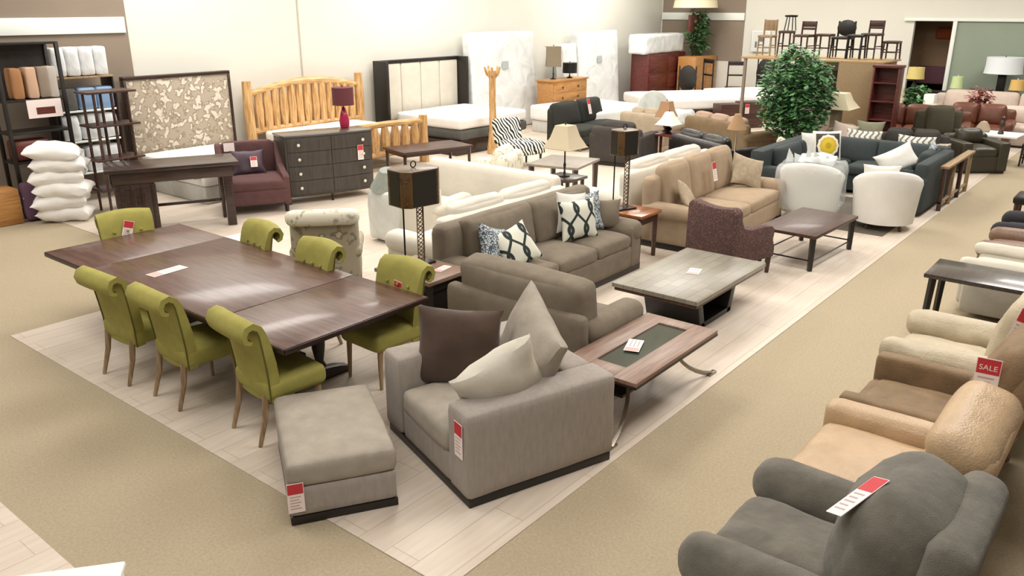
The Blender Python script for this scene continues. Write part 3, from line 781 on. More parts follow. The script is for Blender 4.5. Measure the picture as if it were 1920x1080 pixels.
for k in range(5):
    a = -.25+k*.13; b.add([(a, .1, .74), (a+.1, .12, .74), (a+.07+.05*(k % 2), .12, .86+.06*(k % 3)), (a+.01, .08, .82)], [[0, 1, 2, 3]])
b.cush(-.05, -.05, .78, .5, .4, .12, .05, n=8, wr=.05, seed=9)
b.build('bunched_film', m_wrap, b1)
pillow('throw_pillow', 'white square pillow standing in the barrel chair nearest the aisle', 12.22, 3.15, .50, .5, .40, .15, m_whitefab, -14, 0, 110, seed=15)

# ---------------------------------------------------------------- teal sectional
t = thing('sectional_sofa', 'large dark teal sectional sofa wrapping the two white chairs', 'sofa', 0, 0, 0, 0)
b = B()
b.cush(13.9, 4.72, .22, 2.7, .92, .32, .03, n=5); b.cush(14.55, 3.7, .22, .95, 1.9, .32, .03, n=5); b.cush(14.2, 3.15, .22, 1.6, .7, .32, .03, n=5)
b.build('base', m_teal, t)
for (cx_, cy_, ww, dd, nm) in ((13.05, 4.62, .9, .74, 0), (14.35, 4.62, .9, .74, 0), (14.4, 3.72, .8, .92, 1), (13.75, 3.2, .95, .66, 2)):
    b = B(); b.cush(cx_, cy_, .42, ww, dd, .15, .05, puff=(0, 0, .03), n=7, wr=.004); b.build('seat_cushion', m_teal, t)
for (x0, x1, y0, y1, hh) in ((12.45, 14.95, 4.98, 5.2, .84), (14.72, 14.98, 2.82, 5.0, .82), (13.05, 14.75, 2.72, 2.9, .8)):
    b = B(); b.cush((x0+x1)/2, (y0+y1)/2, (.06+hh)/2, x1-x0, y1-y0, hh-.06, .04, n=7, wr=.003); b.build('back_frame', m_teal, t)
for (cx_, cy_, rz_, ww) in ((13.3, 4.88, 0, .95), (14.2, 4.88, 0, .8), (14.62, 4.3, -90, .85), (14.62, 3.45, -90, .85), (14.2, 3.02, 180, .8)):
    b = B(); b.cush(0, 0, .2, ww, .17, .42, .06, puff=(0, .03, 0), n=7, wr=.004); b.build('back_cushion', m_teal, t, M=T(cx_, cy_, .44) @ RZ(rz_) @ RX(-10))
b = B(); b.cush(12.55, 4.68, .34, .2, .98, .52, .04, n=6); b.build('armrest', m_teal, t)
b = B(); b.cush(13.12, 3.12, .34, .2, .8, .52, .04, n=6); b.build('armrest', m_teal, t)
for (lx, ly) in ((12.5, 4.3), (12.5, 5.1), (13.1, 2.8), (14.9, 2.8), (14.9, 5.1)):
    b = B(); b.tube([(lx, ly, .1), (lx, ly, .0065)], [.03, .022], 6); b.build('leg', m_blackw, t)
# pillows
m_med = NT('yellow_medallion'); sp = m_med.node('ShaderNodeSeparateXYZ'); m_med.link(m_med.tc.outputs['Object'], sp.inputs[0])
rr = m_med.math('SQRT', m_med.math('ADD', m_med.math('POWER', sp.outputs['X'], 2.0), m_med.math('POWER', m_med.math('SUBTRACT', sp.outputs['Z'], .25), 2.0)))
an = m_med.math('ABSOLUTE', m_med.math('SINE', m_med.math('MULTIPLY', m_med.math('ARCTAN2', sp.outputs['X'], m_med.math('SUBTRACT', sp.outputs['Z'], .25)), 6.0)))
edge = m_med.math('ADD', rr, m_med.math('MULTIPLY', an, .012))
bx = m_med.math('MAXIMUM', m_med.math('ABSOLUTE', sp.outputs['X']), m_med.math('ABSOLUTE', m_med.math('SUBTRACT', sp.outputs['Z'], .25)))
disc = m_med.ramp(edge, [(0, lin('#c7a512')), (.05, lin('#c7a512')), (.055, lin('#e0c23a')), (.12, lin('#d8b52a')), (.145, lin('#d8b52a')), (.15, lin('#efe9d8')), (.185, lin('#efe9d8')), (.19, lin('#3a352a'))], 'CONSTANT')
mixn = m_med.node('ShaderNodeMix', data_type='RGBA'); m_med.link(m_med.ramp(bx, [(0, (0, 0, 0, 1)), (.2, (1, 1, 1, 1))], 'CONSTANT'), mixn.inputs[0])
m_med.link(disc, mixn.inputs[6]); mixn.inputs[7].default_value = lin('#eeeadd'); m_med.col(mixn.outputs[2])
pillow('throw_pillow', 'cream pillow with a yellow and white medallion on the teal sectional', 14.15, 4.55, .50, .5, .5, .14, m_med.m, -12, 0, -48, seed=16, pinch=.05, wr=.004)
pillow('throw_pillow', 'plain white pillow behind the yellow medallion pillow', 14.05, 4.72, .50, .5, .48, .12, m_whitefab, -10, 0, -44, seed=17)
GZ = 'zigzag pillows along the back of the teal sectional'
pillow('throw_pillow', 'grey zigzag pillow on the left of the far teal back rest', 15.12, 4.28, .46, .62, .48, .14, m_zig, -8, 0, -90, GZ, 18)
pillow('throw_pillow', 'grey zigzag pillow at the right corner of the far teal back rest', 15.12, 3.42, .46, .62, .46, .14, m_zig, -8, 0, -90, GZ, 19)
pillow('throw_pillow', 'white textured pillow leaning at the right end of the teal sectional', 13.75, 3.22, .54, .62, .40, .2, m_whitefab, -24, -28, -62, seed=20)
pillow('throw_pillow', 'small blue print pillow behind the white textured pillow', 14.42, 3.05, .52, .42, .42, .12, m_leop, -14, 0, -160, seed=22)
# bench the zigzag pillows lean on
sofa('loveseat', 'low grey loveseat behind the teal sectional holding the zigzag pillows', 'sofa', 15.5, 3.85, -90, 1.9, .8, .62, .5, .12, 2, m_charcoal, bz=.08, legm=m_blackw, backcush=False, seat_h=.42)
t = thing('console_table', 'narrow slatted wood console standing along the outer side of the teal sectional', 'table', 14.6, 2.62, 0, 0)
b = B(); b.box(-.95, .95, -.06, .06, .66, .70, .005); b.build('tabletop', m_palewood, t)
for i in range(4):
    b = B(); b.box(-.93+i*.605, -.885+i*.605, -.03, .03, .0065, .66, .004); b.build('leg', m_palewood if i % 2 else m_brownwood, t)
b = B(); b.box(-.93, .93, -.02, .02, .12, .15, .003); b.build('stretcher', m_palewood, t)
# striped rug under the barrel chair
b = B(); b.box(-1.1, 1.1, -.75, .75, .0065, .014, .002); solo(b, 'rug', spots('rug_pattern', '#a79b88', '#5e574c', 16, .8), 'patterned grey rug under the white chairs and teal sectional', 'rug', 12.7, 3.6)

# ================================================================ right-hand row of recliners
def recliner(label, x, y, m, w=1.0, d=1.05, hb=1.02, ha=.62, aw=.22, rz=180, wr=.012, armr=.1, seed=0, headroll=False, arms=(1, 1), backth=.26, boxarm=0, tilt=14, seat_h=.46, backw=None, name='recliner', seamed=False):
    t = thing(name, label, 'armchair', x, y, 0, rz)
    xl = -w/2+(aw if arms[0] else .02); xr = w/2-(aw if arms[1] else .02)
    b = B(); b.cush((xl+xr)/2, -.02, .2, xr-xl+.02, d-.16, .3, .05, n=6); b.build('base', m, t)
    b = B(); b.cush((xl+xr)/2, -.12, seat_h-.06, xr-xl-.005, d-.32, .2, .08, puff=(0, 0, .03), n=11, wr=wr, seed=seed); b.build('seat_cushion', m, t)
    b = B(); b.cush((xl+xr)/2, -d/2+.06, .27, xr-xl-.01, .12, .34, .055, n=8, wr=wr*.6, seed=seed+2); b.build('footrest', m, t)
    for k, sx in enumerate((-1, 1)):
        if not arms[k]: continue
        b = B(); xa = sx*(w/2-aw/2)
        if boxarm:
            b.cush(xa, -.02, ha/2+.02, aw, d-.06, ha-.04, boxarm, puff=(0, 0, .012), n=10, wr=wr*.5, seed=seed+k); b.build('armrest', m, t); continue
        b.cush(xa, -.0, (ha-.08)/2+.03, aw*.86, d-.12, ha-.14, .05, n=7, wr=wr*.4, seed=seed+k)
        b.cush(xa, -.02, ha-armr, aw, d-.04, armr*2, armr*.95, puff=(0, 0, .01), n=11, wr=wr, seed=seed+4+k); b.build('armrest', m, t)
    bw = backw or (xr-xl+.08); bh = hb-seat_h+.1
    MB_ = T((xl+xr)/2, d/2-.24, seat_h-.08) @ RX(-tilt)
    b = B(); b.cush(0, .05, bh/2, bw, .2, bh, .08, n=9, wr=wr*.5, seed=seed+6); b.build('back_frame', m, t, M=MB_)
    if headroll:
        b = B(); b.cush(0, -.06, bh*.34, bw*.94, .2, bh*.62, .09, puff=(0, .03, .0), n=9, wr=wr, seed=seed+7); b.build('lumbar_cushion', m, t, M=MB_)
        b = B(); b.cush(0, -.03, bh*.86, bw*1.02, .34, bh*.42, .15, n=11, wr=wr, seed=seed+8); b.build('head_cushion', m, t, M=MB_)
    else:
        b = B(); b.cush(0, -.05-(backth-.26)/2, bh*.5, bw*.96, backth, bh*1.02, max(.12, backth*.46), puff=(0, .05, .02), n=12, wr=wr*1.4, seed=seed+7); b.build('back_cushion', m, t, M=MB_)
    return t
r1 = recliner('charcoal plush recliner with puffy arms in the right foreground corner', 3.50, .86, m_grey_rec, 1.12, 1.15, 1.02, .66, .27, wr=.016, armr=.13, seed=1, seat_h=.5, backth=.44, backw=.80)
price_tag(r1, .11, .175, 1.07, w=.1, h=.28, axis=((.20, -.10, -.09), (.1, -.5, .9)))
r2 = recliner('butterscotch leather recliner with a rolled head cushion beside the charcoal one', 4.56, .88, m_tanleather, 1.0, 1.05, .98, .62, .2, wr=.008, armr=.08, seed=11, headroll=True, arms=(1, 0), seat_h=.5, boxarm=.07)
r3 = recliner('brown suede recliner with a red SALE tag on its back', 5.56, .88, m_brownleather, .96, 1.0, 1.12, .60, .13, wr=.010, armr=.05, seed=21, tilt=22, seat_h=.42, boxarm=.03)
price_tag(r3, .375, .30, 1.04, 0, 0, 96, .13, .27, sale=True)
r4 = recliner('pale beige leather recliner with pillowy arms behind the brown suede one', 6.60, .9, m_beigeleather, 1.0, 1.05, 1.05, .64, .24, wr=.018, armr=.11, seed=31, tilt=16)
price_tag(r4, .40, .38, 1.06, w=.1, h=.28, axis=((0, -.25, -1), (1, .1, .2)))
t = table('side_table', 'dark plank-topped table on turned black legs beyond the beige recliner', 'table', 8.43, .95, 0, .62, 1.26, .62, wood('dark_plank', '#453c37', '#2a2320', .28, coat=.4), m_blackw, tt=.04, legr=.026, inset=.07, splay=.02)
recliner('cream armchair partly behind the dark plank table', 9.30, .96, m_creampil, .85, .95, .72, .62, .14, wr=.006, armr=.06, seed=41)
recliner('russet brown leather armchair at the right edge of the picture', 10.22, .95, leather('tan_brown_leather', '#765a46'), .95, 1.0, .8, .6, .22, wr=.006, armr=.1, seed=51)
recliner('black armchair with rounded arms at the right edge of the picture', 11.2, .98, fabric('black_velvet', '#15151a', .2, 6, .8), .95, 1.0, .85, .6, .24, wr=.006, armr=.11, seed=61)
t = thing('striped_chair', 'small chair with a black and white striped back at the right edge', 'chair', 13.4, 1.35, 0, 180)
b = B(); b.cush(0, 0, .42, .5, .5, .12, .04, n=5); b.build('seat', m_black, t)
m_strp = NT('black_white_stripe'); w_ = m_strp.node('ShaderNodeTexWave', i_Scale=3.2, bands_direction='Z'); m_strp.link(m_strp.map(), w_.inputs['Vector'])
m_strp.col(m_strp.ramp(w_.outputs['Fac'], [(.45, lin('#1a1714')), (.5, lin('#e6dccb'))]))
b = B(); b.cush(0, .22, .68, .5, .09, .5, .04, n=6); b.build('backrest', m_strp.m, t)
legs4(t, .5, .5, .38, m_brownwood, .02, .015, .05)
# white corner bottom left
b = B(); b.box(-.3, .3, -.2, .2, .0065, .42, .02); b.box(-.31, .31, -.21, .21, .42, .45, .01)
solo(b, 'display_box', m_white, 'corner of a white display box at the bottom left edge of the picture', 'display box', 1.035, 3.576, 0, -38)

# ================================================================ middle left: desk, aubergine chair, chest
t = thing('bar_table', 'tall very dark wooden bar table on a solid panel end and a square leg', 'table', 5.87, 10.88, 0, -25)
b = B(); b.box(-.86, .86, -.38, .38, .88, .93, .006); b.build('tabletop', m_darkwood, t)
b = B(); b.box(-.78, .78, -.32, .32, .72, .88, .005); b.build('apron', m_darkwood, t)
b = B(); b.box(-.76, -.26, -.3, .3, .0065, .72, .01)
for k in range(4): b.box(-.70+k*.13, -.64+k*.13, -.315, -.3, .05, .7, .004)
b.build('end_cabinet', m_darkwood, t)
for sy in (-1, 1):
    b = B(); b.box(.64, .76, sy*.26-.05, sy*.26+.05, .0065, .72, .008); b.build('leg', m_darkwood, t)
b = B(); b.box(-.26, .64, .24, .28, .26, .30, .004); b.build('stretcher', m_darkwood, t)

t = sofa('slipper_chair', 'aubergine armchair with sloping arms holding a purple satin pillow', 'armchair', 7.22, 10.98, -28, .98, .98, .5, .5, .12, 1, m_purple, bz=.14, legm=m_blackw, backcush=False, seat_h=.5, arms=(0, 0), hfrm=.5, seed=91)
b = B(); b.prism([(-.42, .12), (.42, .12), (.43, .8), (.40, .96), (.34, 1.0), (-.34, 1.0), (-.40, .96), (-.43, .8)], 'y', .30, .44, .05); b.build('backrest', m_purple, t)
for sx in (-1, 1):
    b = B(); b.prism([(.42, .12), (.42, .98), (.34, .95), (.24, .80), (.10, .66), (-.16, .60), (-.42, .575), (-.46, .54), (-.46, .12)], 'x', sx*.44-.05, sx*.44+.05, .02); b.build('armrest', m_purple, t)
b = B(); b.add([(-.36, .29, .99), (-.2, .29, .99), (-.2, .285, .86), (-.36, .285, .86)], [[0, 1, 2, 3]]); b.build('price_tag', m_paper, t, 'pink card tag pinned to the back')
o = pillow('throw_pillow', 'purple satin pillow with a white tag in the aubergine armchair', 7.18, 11.0, .52, .52, .4, .2, m_purplesilk, -22, 0, -30, seed=23, wr=.02)
price_tag(o, .08, -.13, .26, 0, 0, 0, .1, .16)

t = thing('chest_of_drawers', 'charcoal ribbed chest of drawers with crystal knobs and a red lamp on top', 'dresser', 8.42, 10.72, 0, -17)
b = B(); w, d = 1.46, .5
def bow(x): return -.25-.06*(1-(x/.73)**2)
fr = [(-.73+1.46*i/16, bow(-.73+1.46*i/16)) for i in range(17)]
b.prism(fr+[(.73, .25), (-.73, .25)], 'z', .12, 1.06, .004); b.build('body', m_chestwood, t)
b = B(); b.prism([(x*1.02, y-.015) for x, y in fr]+[(.745, .26), (-.745, .26)], 'z', 1.06, 1.09, .006); b.build('top', wood('charcoal_top', '#554e49', '#3f3935', .3, coat=.4), t)
for col_ in range(2):
    for row in range(4):
        x0 = -.70+col_*.71; z0 = .16+row*.225; b = B(); pts = [(x0+.69*i/8, bow(x0+.69*i/8)-.012) for i in range(9)]
        b.prism(pts+[(p[0], p[1]+.01) for p in pts[::-1]], 'z', z0, z0+.212, .002)
        dr = b.build('drawer', m_chestwood, t)
        b = B(); b.lathe([(.008, 0), (.008, .015), (.024, .02), (.026, .03), (.016, .04), (0, .041)], 10)
        b.build('knob', m_knob, dr, M=T(x0+(.16 if col_ == 0 else .53), bow(x0+.345)-.012, z0+.11) @ RX(90))
b = B(); b.tube([(-.70, -.2, .12), (-.70, -.2, .0065)], .025, 6); b.tube([(-.02, -.28, .12), (-.02, -.28, .0065)], .02, 6); b.tube([(.70, -.2, .12), (.70, -.2, .0065)], .025, 6); b.build('feet', m_blackw, t)
price_tag(t, .5, -.31, .86, 0, 0, 0, .1, .24)
t = bell_lamp('table_lamp', 'red glass lamp with a dark burgundy drum shade on the charcoal chest', 8.88, 10.72, 1.09, .68, .175, .175, .28, m_burg, m_pinkg, 'gourd')

# ================================================================ beds along the back wall
def mattress(label, x, y, rz, w, l, z, h, mt=None, ms=None, name='mattress', seed=0, wr=.006, group=None):
    b = B(); b.cush(0, 0, h/2, w, l, h, min(.07, h*.4), puff=(0, 0, .015), n=10, wr=wr, seed=seed)
    o = solo(b, name, mt or m_matt, label, 'mattress', x, y, z, rz, group=group); return o
# patterned headboard bed
t = thing('bed', 'bed with a large damask print headboard in a thin black frame', 'bed', 7.75, 13.75, 0, 0)
b = B(); b.box(-.96, .96, -.04, .04, .45, 1.84, .01); b.build('headboard_panel', m_damask, t)
b = B(); b.box(-1.0, 1.0, -.06, .07, 1.82, 1.88, .008); b.box(-1.0, -.95, -.06, .07, .0065, 1.85, .008); b.box(.95, 1.0, -.06, .07, .0065, 1.85, .008); b.build('headboard_frame', m_darkwood, t)
b = B(); b.box(-.9, .9, -2.0, -.07, .0065, .28, .02); b.build('bed_base', m_mattside, t)
mattress('white quilted mattress of the damask headboard bed', 7.75, 12.7, 0, 1.86, 1.95, .281, .33)
pillow('bolster_pillow', 'black and cream patterned pillow at the foot of the damask bed', 7.1, 11.8, .42, .8, .3, .2, m_floral, -20, 0, 0, seed=30)
# log bed
t = thing('log_bed', 'bed of peeled pine logs with vertical rail headboard', 'bed', 10.45, 13.72, 0, 0)
for sx in (-1, 1):
    b = B(); b.tube([(sx*1.36, 0, .0065), (sx*1.35, 0, .6), (sx*1.37, 0, 1.1), (sx*1.36, 0, 1.66)], [.09, .1, .095, .085], 12); b.build('post', m_pine, t)
b = B(); b.tube([(-1.32+2.64*i/12, 0, 1.42+.17*math.sin(PI*i/12)**1) for i in range(13)], [.055+.02*math.sin(PI*i/12) for i in range(13)], 10); b.build('top_rail', m_pineh, t)
b = B(); b.tube([(-1.32, 0, .72), (0, 0, .74), (1.32, 0, .72)], .065, 10); b.build('bottom_rail', m_pineh, t)
for i in range(13):
    x = -1.14+2.28*i/12; b = B(); b.tube([(x, 0, .73), (x+.01*math.sin(i*2.), 0, 1.1), (x, 0, 1.42+.17*math.sin(PI*(x+1.32)/2.64))], [.07+.012*math.sin(i*1.7), .088+.01*math.sin(i*2.3), .065], 9); b.build('rail_log', m_pine, t)
fy = -1.95
for sx in (-1, 1):
    b = B(); b.tube([(sx*1.3, fy, .0065), (sx*1.3, fy, .94)], [.1, .085], 12); b.build('post', m_pine, t)
b = B(); b.tube([(-1.25, fy, .80), (-.4, fy, .86), (.4, fy, .86), (1.25, fy, .82)], .06, 10); b.build('top_rail', m_pineh, t)
b = B(); b.tube([(-1.25, fy, .30), (1.25, fy, .30)], .06, 10); b.build('bottom_rail', m_pineh, t)
for i in range(9):
    x = -1.05+2.1*i/8; b = B(); b.tube([(x, fy, .3), (x, fy, .55), (x, fy, .82)], [.065, .10, .065], 9); b.build('rail_log', m_pine, t)
b = B()
for sx in (-1, 1): b.tube([(sx*1.2, -.05, .3), (sx*1.2, fy+.05, .3)], .07, 8)
b.build('side_rail', m_pine, t)
mattress('box spring of the peeled pine log bed', 10.45, 12.76, 0, 2.2, 1.76, .30, .2, m_matt, name='box_spring')
mattress('white mattress on the peeled pine log bed', 10.45, 12.76, 0, 2.25, 1.78, .505, .22)
# upholstered bed
t = thing('bed', 'bed with a cream channel-tufted headboard in a winged black frame', 'bed', 13.7, 13.78, 0, 0)
for k in range(4):
    b = B(); b.cush(-.93+k*.62, 0, 1.18, .61, .09, 1.22, .03, n=5); b.build('headboard_panel', m_creampil, t)
b = B(); b.box(-1.3, 1.3, -.05, .1, 1.79, 1.86, .006); b.box(-1.32, -1.24, -.32, .1, .0065, 1.86, .006); b.box(1.24, 1.32, -.32, .1, .0065, 1.86, .006); b.build('headboard_frame', m_blackw, t)
b = B(); b.box(-1.1, 1.1, -2.12, -.35, .0065, .3, .01); b.build('bed_base', m_darkwood, t)
mattress('dark grey banded box spring of the cream headboard bed', 13.85, 12.6, 0, 2.25, 1.95, .301, .22, m_greyband, name='box_spring')
mattress('white mattress of the cream headboard bed', 13.85, 12.62, 0, 2.25, 1.95, .524, .24)
# log coat stand
t = thing('coat_stand', 'peeled pine trunk coat stand with branch stubs at the top', 'coat stand', 13.35, 11.3, 0, 0)
b = B(); b.tube([(0, 0, .0065), (.01, 0, .5), (-.01, 0, 1.1), (0, 0, 1.72)], [.13, .085, .07, .075], 12); b.build('trunk', m_pine, t)
for a in range(5):
    an = a*2*PI/5; b = B(); b.tube([(0, 0, 1.55), (.12*math.cos(an), .12*math.sin(an), 1.66), (.17*math.cos(an), .17*math.sin(an), 1.80)], [.04, .03, .022], 7); b.build('branch', m_pine, t)
# dark wood tables before the log footboard
table('coffee_table', 'low dark red wood table in front of the log bed footboard', 'table', 11.0, 10.9, -15, 1.5, .8, .5, m_brownwood, m_darkwood, apron=.06)
# zebra chair
t = thing('slipper_chair', 'small zebra print slipper chair near the bell-shade lamp', 'chair', 12.6, 9.95, 0, -18)
b = B(); b.cush(0, -.02, .38, .78, .68, .24, .08, puff=(0, 0, .03), n=7, wr=.004); b.build('seat', m_zebra, t)
b = B(); b.cush(0, 0, .25, .62, .16, .5, .07, n=7); b.build('backrest', m_zebra, t, M=T(-.1, .28, .42) @ RX(-14))
legs4(t, .72, .62, .27, m_blackw, .024, .016, .06)
# table with a reflection painted grey on its top; end table with bell lamp
table('coffee_table', 'dark-legged table with a painted grey reflection on top behind the long cream sofa', 'table', 11.1, 7.85, 12, 1.0, .9, .55, fabric('grey_reflection_top', '#8c8378', .1, 9, .4, .05), m_darkwood, legr=.04)
table('end_table', 'small dark end table carrying the bell-shade lamp', 'table', 9.85, 6.95, 0, .5, .5, .6, m_darkwood, m_darkwood)
bell_lamp('table_lamp', 'table lamp with a square bell linen shade and slim dark stem behind the cream sofa', 9.85, 6.95, .601, .78, .11, .24, .33, m_shade, m_black, 'stick', sq=1)
# loose grey lamp shade on plastic
b = B(); b.lathe([(.10, .24), (.24, 0), (.235, .005), (.095, .235)], 24); solo(b, 'loose_lamp_shade', fabric('grey_shade', '#8f948c', .1, 20, .7), 'loose grey bell lamp shade lying on a plastic bundle by the cream armchair', 'lamp shade', 7.28, 7.98, .735, 0, 10, -12)
b = B(); b.cush(0, 0, .35, .32, .45, .68, .08, n=7, wr=.02, seed=33); solo(b, 'plastic_bag', m_wrap2, 'clear plastic wrapped bundle under the loose grey lamp shade', 'bag', 7.22, 7.98, .02)

# black sofa and charcoal chair
t = sofa('sofa', 'armless black olive sofa with a long white tag on its back', 'sofa', 15.6, 10.4, 2, 2.0, .95, .95, .5, .1, 2, m_dkgreen, bz=.12, legm=m_steel, arms=(0, 0), seed=101, lean=16)
price_tag(t, .2, .13, 1.0, -14, 0, 0, .12, .34)
sofa('armchair', 'charcoal club chair with its back to the camera beside the black sofa', 'armchair', 14.15, 8.55, 98, 1.1, .95, .82, .62, .2, 1, m_charcoal, style='box', bz=.05, seed=103, backpuff=.02)
# sand sofas further back
sofa('sofa', 'sand coloured sofa with curved back behind the charcoal club chair', 'sofa', 16.2, 9.1, 84, 1.2, .9, .85, .6, .25, 2, m_beigesofa, bz=.05, skirt=True, seed=105)
sofa('sofa', 'black leather sofa seen from behind in front of the brown sofa', 'sofa', 14.2, 6.65, 62, 1.7, .85, .75, .6, .15, 2, leather('black_leather', '#201d1b', .3), bz=.08, seed=107, style='box')
sofa('sofa', 'light brown sofa with peach cushions left of the ficus tree', 'sofa', 16.4, 7.35, 68, 1.9, .95, .82, .6, .2, 3, fabric('caramel_fabric', '#7d694e', .1, 8, .9), fabric('peach_fabric', '#ad9480', .06, 8, .9), bz=.05, seed=109)
t = thing('floor_lamp', 'chrome floor lamp pole with a bronze bell shade before the black leather sofa', 'lamp', 13.05, 5.72, 0, 0)
b = B(); b.lathe([(.13, .0065), (.13, .02), (.02, .03), (.012, .06)], 18); b.build('lamp_base', m_chrome, t)
b = B(); b.tube([(0, 0, .03), (0, 0, 1.12)], .014, 8); b.build('pole', m_chrome, t)
b = B(); b.lathe([(.16, 1.05), (.11, 1.16), (.05, 1.3)], 18, sq=.0); b.build('lamp_shade', plain('bronze_shade', '#9c7a55', .6), t)
t = table('end_table', 'round grey-topped end table between the tan sofa and the teal sectional', 'table', 12.05, 5.42, 0, .55, .55, .58, m_walnut, m_redwood, top='round', legr=.03, inset=.12)
b = B(); b.lathe([(.03, 0), (.04, .01), (.012, .03), (.012, .12), (.05, .2), (.05, .22)], 12); solo(b, 'wine_goblet', plain('silver_goblet', '#c9c6bd', .2, .8), 'silver goblet standing on the round end table', 'goblet', 12.0, 5.5, .581)
table('end_table', 'dark end table with two lamps left of the light brown sofa', 'table', 14.75, 7.95, 0, .6, .6, .6, m_redwood, m_redwood)
bell_lamp('table_lamp', 'table lamp with a brown bell shade in front of the white beds', 14.9, 8.05, .601, .62, .09, .17, .3, plain('brown_shade', '#a17c5c', .8), m_brownwood, 'urn', sq=1)
bell_lamp('table_lamp', 'short lamp with a white cone shade just before the brown bell lamp', 14.65, 7.85, .601, .45, .06, .2, .25, m_whitefab, m_black, 'urn', sq=1)

# wrapped mattresses on end
def slab(label, x, y, w, h, th, rz=0, name='wrapped_mattress', lab='#aab4b4', m=None, z=.0065, lean=-4, seed=0, group='plastic wrapped mattresses leaning on the wall'):
    b = B(); b.cush(0, 0, h/2, w, th, h, .05, n=9, wr=.02, seed=seed)
    o = solo(b, name, m or m_wrap, label, 'mattress', x, y, z, rz, lean, group=group)
    b = B(); b.box(-.12, .12, -th/2-.024, -th/2-.02, h*.62, h*.7, 0); lb = b.build('label', plain('card_label', lab, .5), o)
    return o
slab('wide plastic wrapped mattress standing behind the pine coat stand', 16.4, 13.5, 2.5, 2.38, .28, seed=1)
slab('second wrapped mattress standing right of the honey oak dresser, tall and white', 20.7, 13.5, 2.1, 2.3, .28, seed=2)
slab('narrow wrapped mattress with a green label standing between dresser and tall white one', 19.2, 13.45, .7, 2.0, .26, seed=3, lab='#c8d28e')
# orange dresser with lamps
t = thing('dresser', 'honey oak dresser with small dark knobs and two lamps on top', 'dresser', 18.1, 12.9, 0, 0)
b = B(); b.box(-.78, .78, -.25, .25, .0065, 1.14, .008); b.box(-.82, .82, -.28, .28, 1.14, 1.18, .006); b.build('body', m_orange, t)
for k in range(4):
    b = B(); b.box(-.74, .74, -.262, -.25, .08+k*.26, .32+k*.26, .003); dr = b.build('drawer', m_orange, t)
    for s in (-.35, .35):
        b = B(); b.lathe([(.02, 0), (.03, .015), (0, .03)], 8); b.build('knob', m_blackw, dr, M=T(s, -.262, .2+k*.26) @ RX(90))
bell_lamp('table_lamp', 'small lamp with a black drum shade on the honey oak dresser', 18.35, 12.85, 1.18, .42, .19, .19, .26, m_black, m_black, 'stick')
bell_lamp('table_lamp', 'tall lamp with a brown and grey square shade on the honey oak dresser', 17.75, 12.95, 1.18, .85, .24, .26, .5, plain('pewter_shade', '#8a7d68', .5, .2), m_black, 'stick', sq=2)

# white beds in the middle distance
mattress('white plastic covered mattress in front of the honey oak dresser', 17.4, 11.45, -8, 2.3, 2.2, .30, .36, m_matt, seed=4)
b = B(); b.box(-1.1, 1.1, -1.05, 1.05, .0065, .29, .02); solo(b, 'box_spring', m_mattside, 'pale box spring under the mattress before the honey oak dresser', 'box spring', 17.4, 11.45, 0, -8)
t = thing('bed', 'dark brown platform bed behind the sand sofas', 'bed', 20.3, 10.6, 0, -38)
b = B(); b.box(-1.2, 1.2, -1.1, 1.1, .0065, .46, .02); b.build('bed_base', m_darkwood, t)
mattress('long white mattress on the dark brown platform bed', 20.3, 10.6, -38, 2.4, 2.2, .461, .28, m_matt, seed=6)
mattress('white mattress at the far right of the bed row, left of the ficus tree', 22.6, 9.6, -38, 1.9, 2.2, .461, .26, m_matt, seed=7)
b = B(); b.box(-.9, .9, -1.0, 1.0, .0065, .46, .02); solo(b, 'platform_frame', m_orange, 'honey coloured platform under the mattress left of the ficus tree', 'bed base', 22.6, 9.6, 0, -38)
for k, (x, y) in enumerate(((19.75, 8.95), (20.6, 8.75))):
    t = thing('nightstand', ['dark brown nightstand with a white tag, left one before the white beds', 'dark brown nightstand, right one before the white beds'][k], 'nightstand', x, y, 0, -35)
    b = B(); b.box(-.3, .3, -.22, .22, .0065, .66, .008); b.build('body', m_brownwood, t)
    for q in range(2):
        b = B(); b.box(-.27, .27, -.232, -.22, .08+q*.28, .34+q*.28, .003); b.build('drawer', m_brownwood, t)
price_tag(t, -.2, -.24, .62, 0, 0, 0, .12, .24)
# translucent wrapped chair and packs
t = thing('wrapped_chair', 'round-backed chair covered in clear plastic beside the white bed', 'chair', 17.9, 9.95, 0, -40)
b = B(); b.cush(0, 0, .3, .7, .6, .45, .1, n=8, wr=.02); b.build('seat', m_wrap2, t)
b = B(); b.prism([(.42*math.cos(a*PI/10), .62+.42*math.sin(a*PI/10)) for a in range(11)]+[(-.4, .4), (.4, .4)], 'y', .2, .3, .03); b.build('backrest', m_wrap2, t)
b = B(); b.cush(0, 0, .35, .6, .5, .68, .1, n=8, wr=.04, seed=3); solo(b, 'plastic_bag', m_wrap, 'white plastic bag bundle behind the sand sofa', 'bag', 17.1, 9.6, .0, 10)
b = B(); b.cush(0, 0, .33, .55, .5, .64, .1, n=8, wr=.04, seed=8); solo(b, 'plastic_bag', m_wrap, 'second white plastic bundle right of the first one by the white bed', 'bag', 17.95, 9.3, .0, 0)
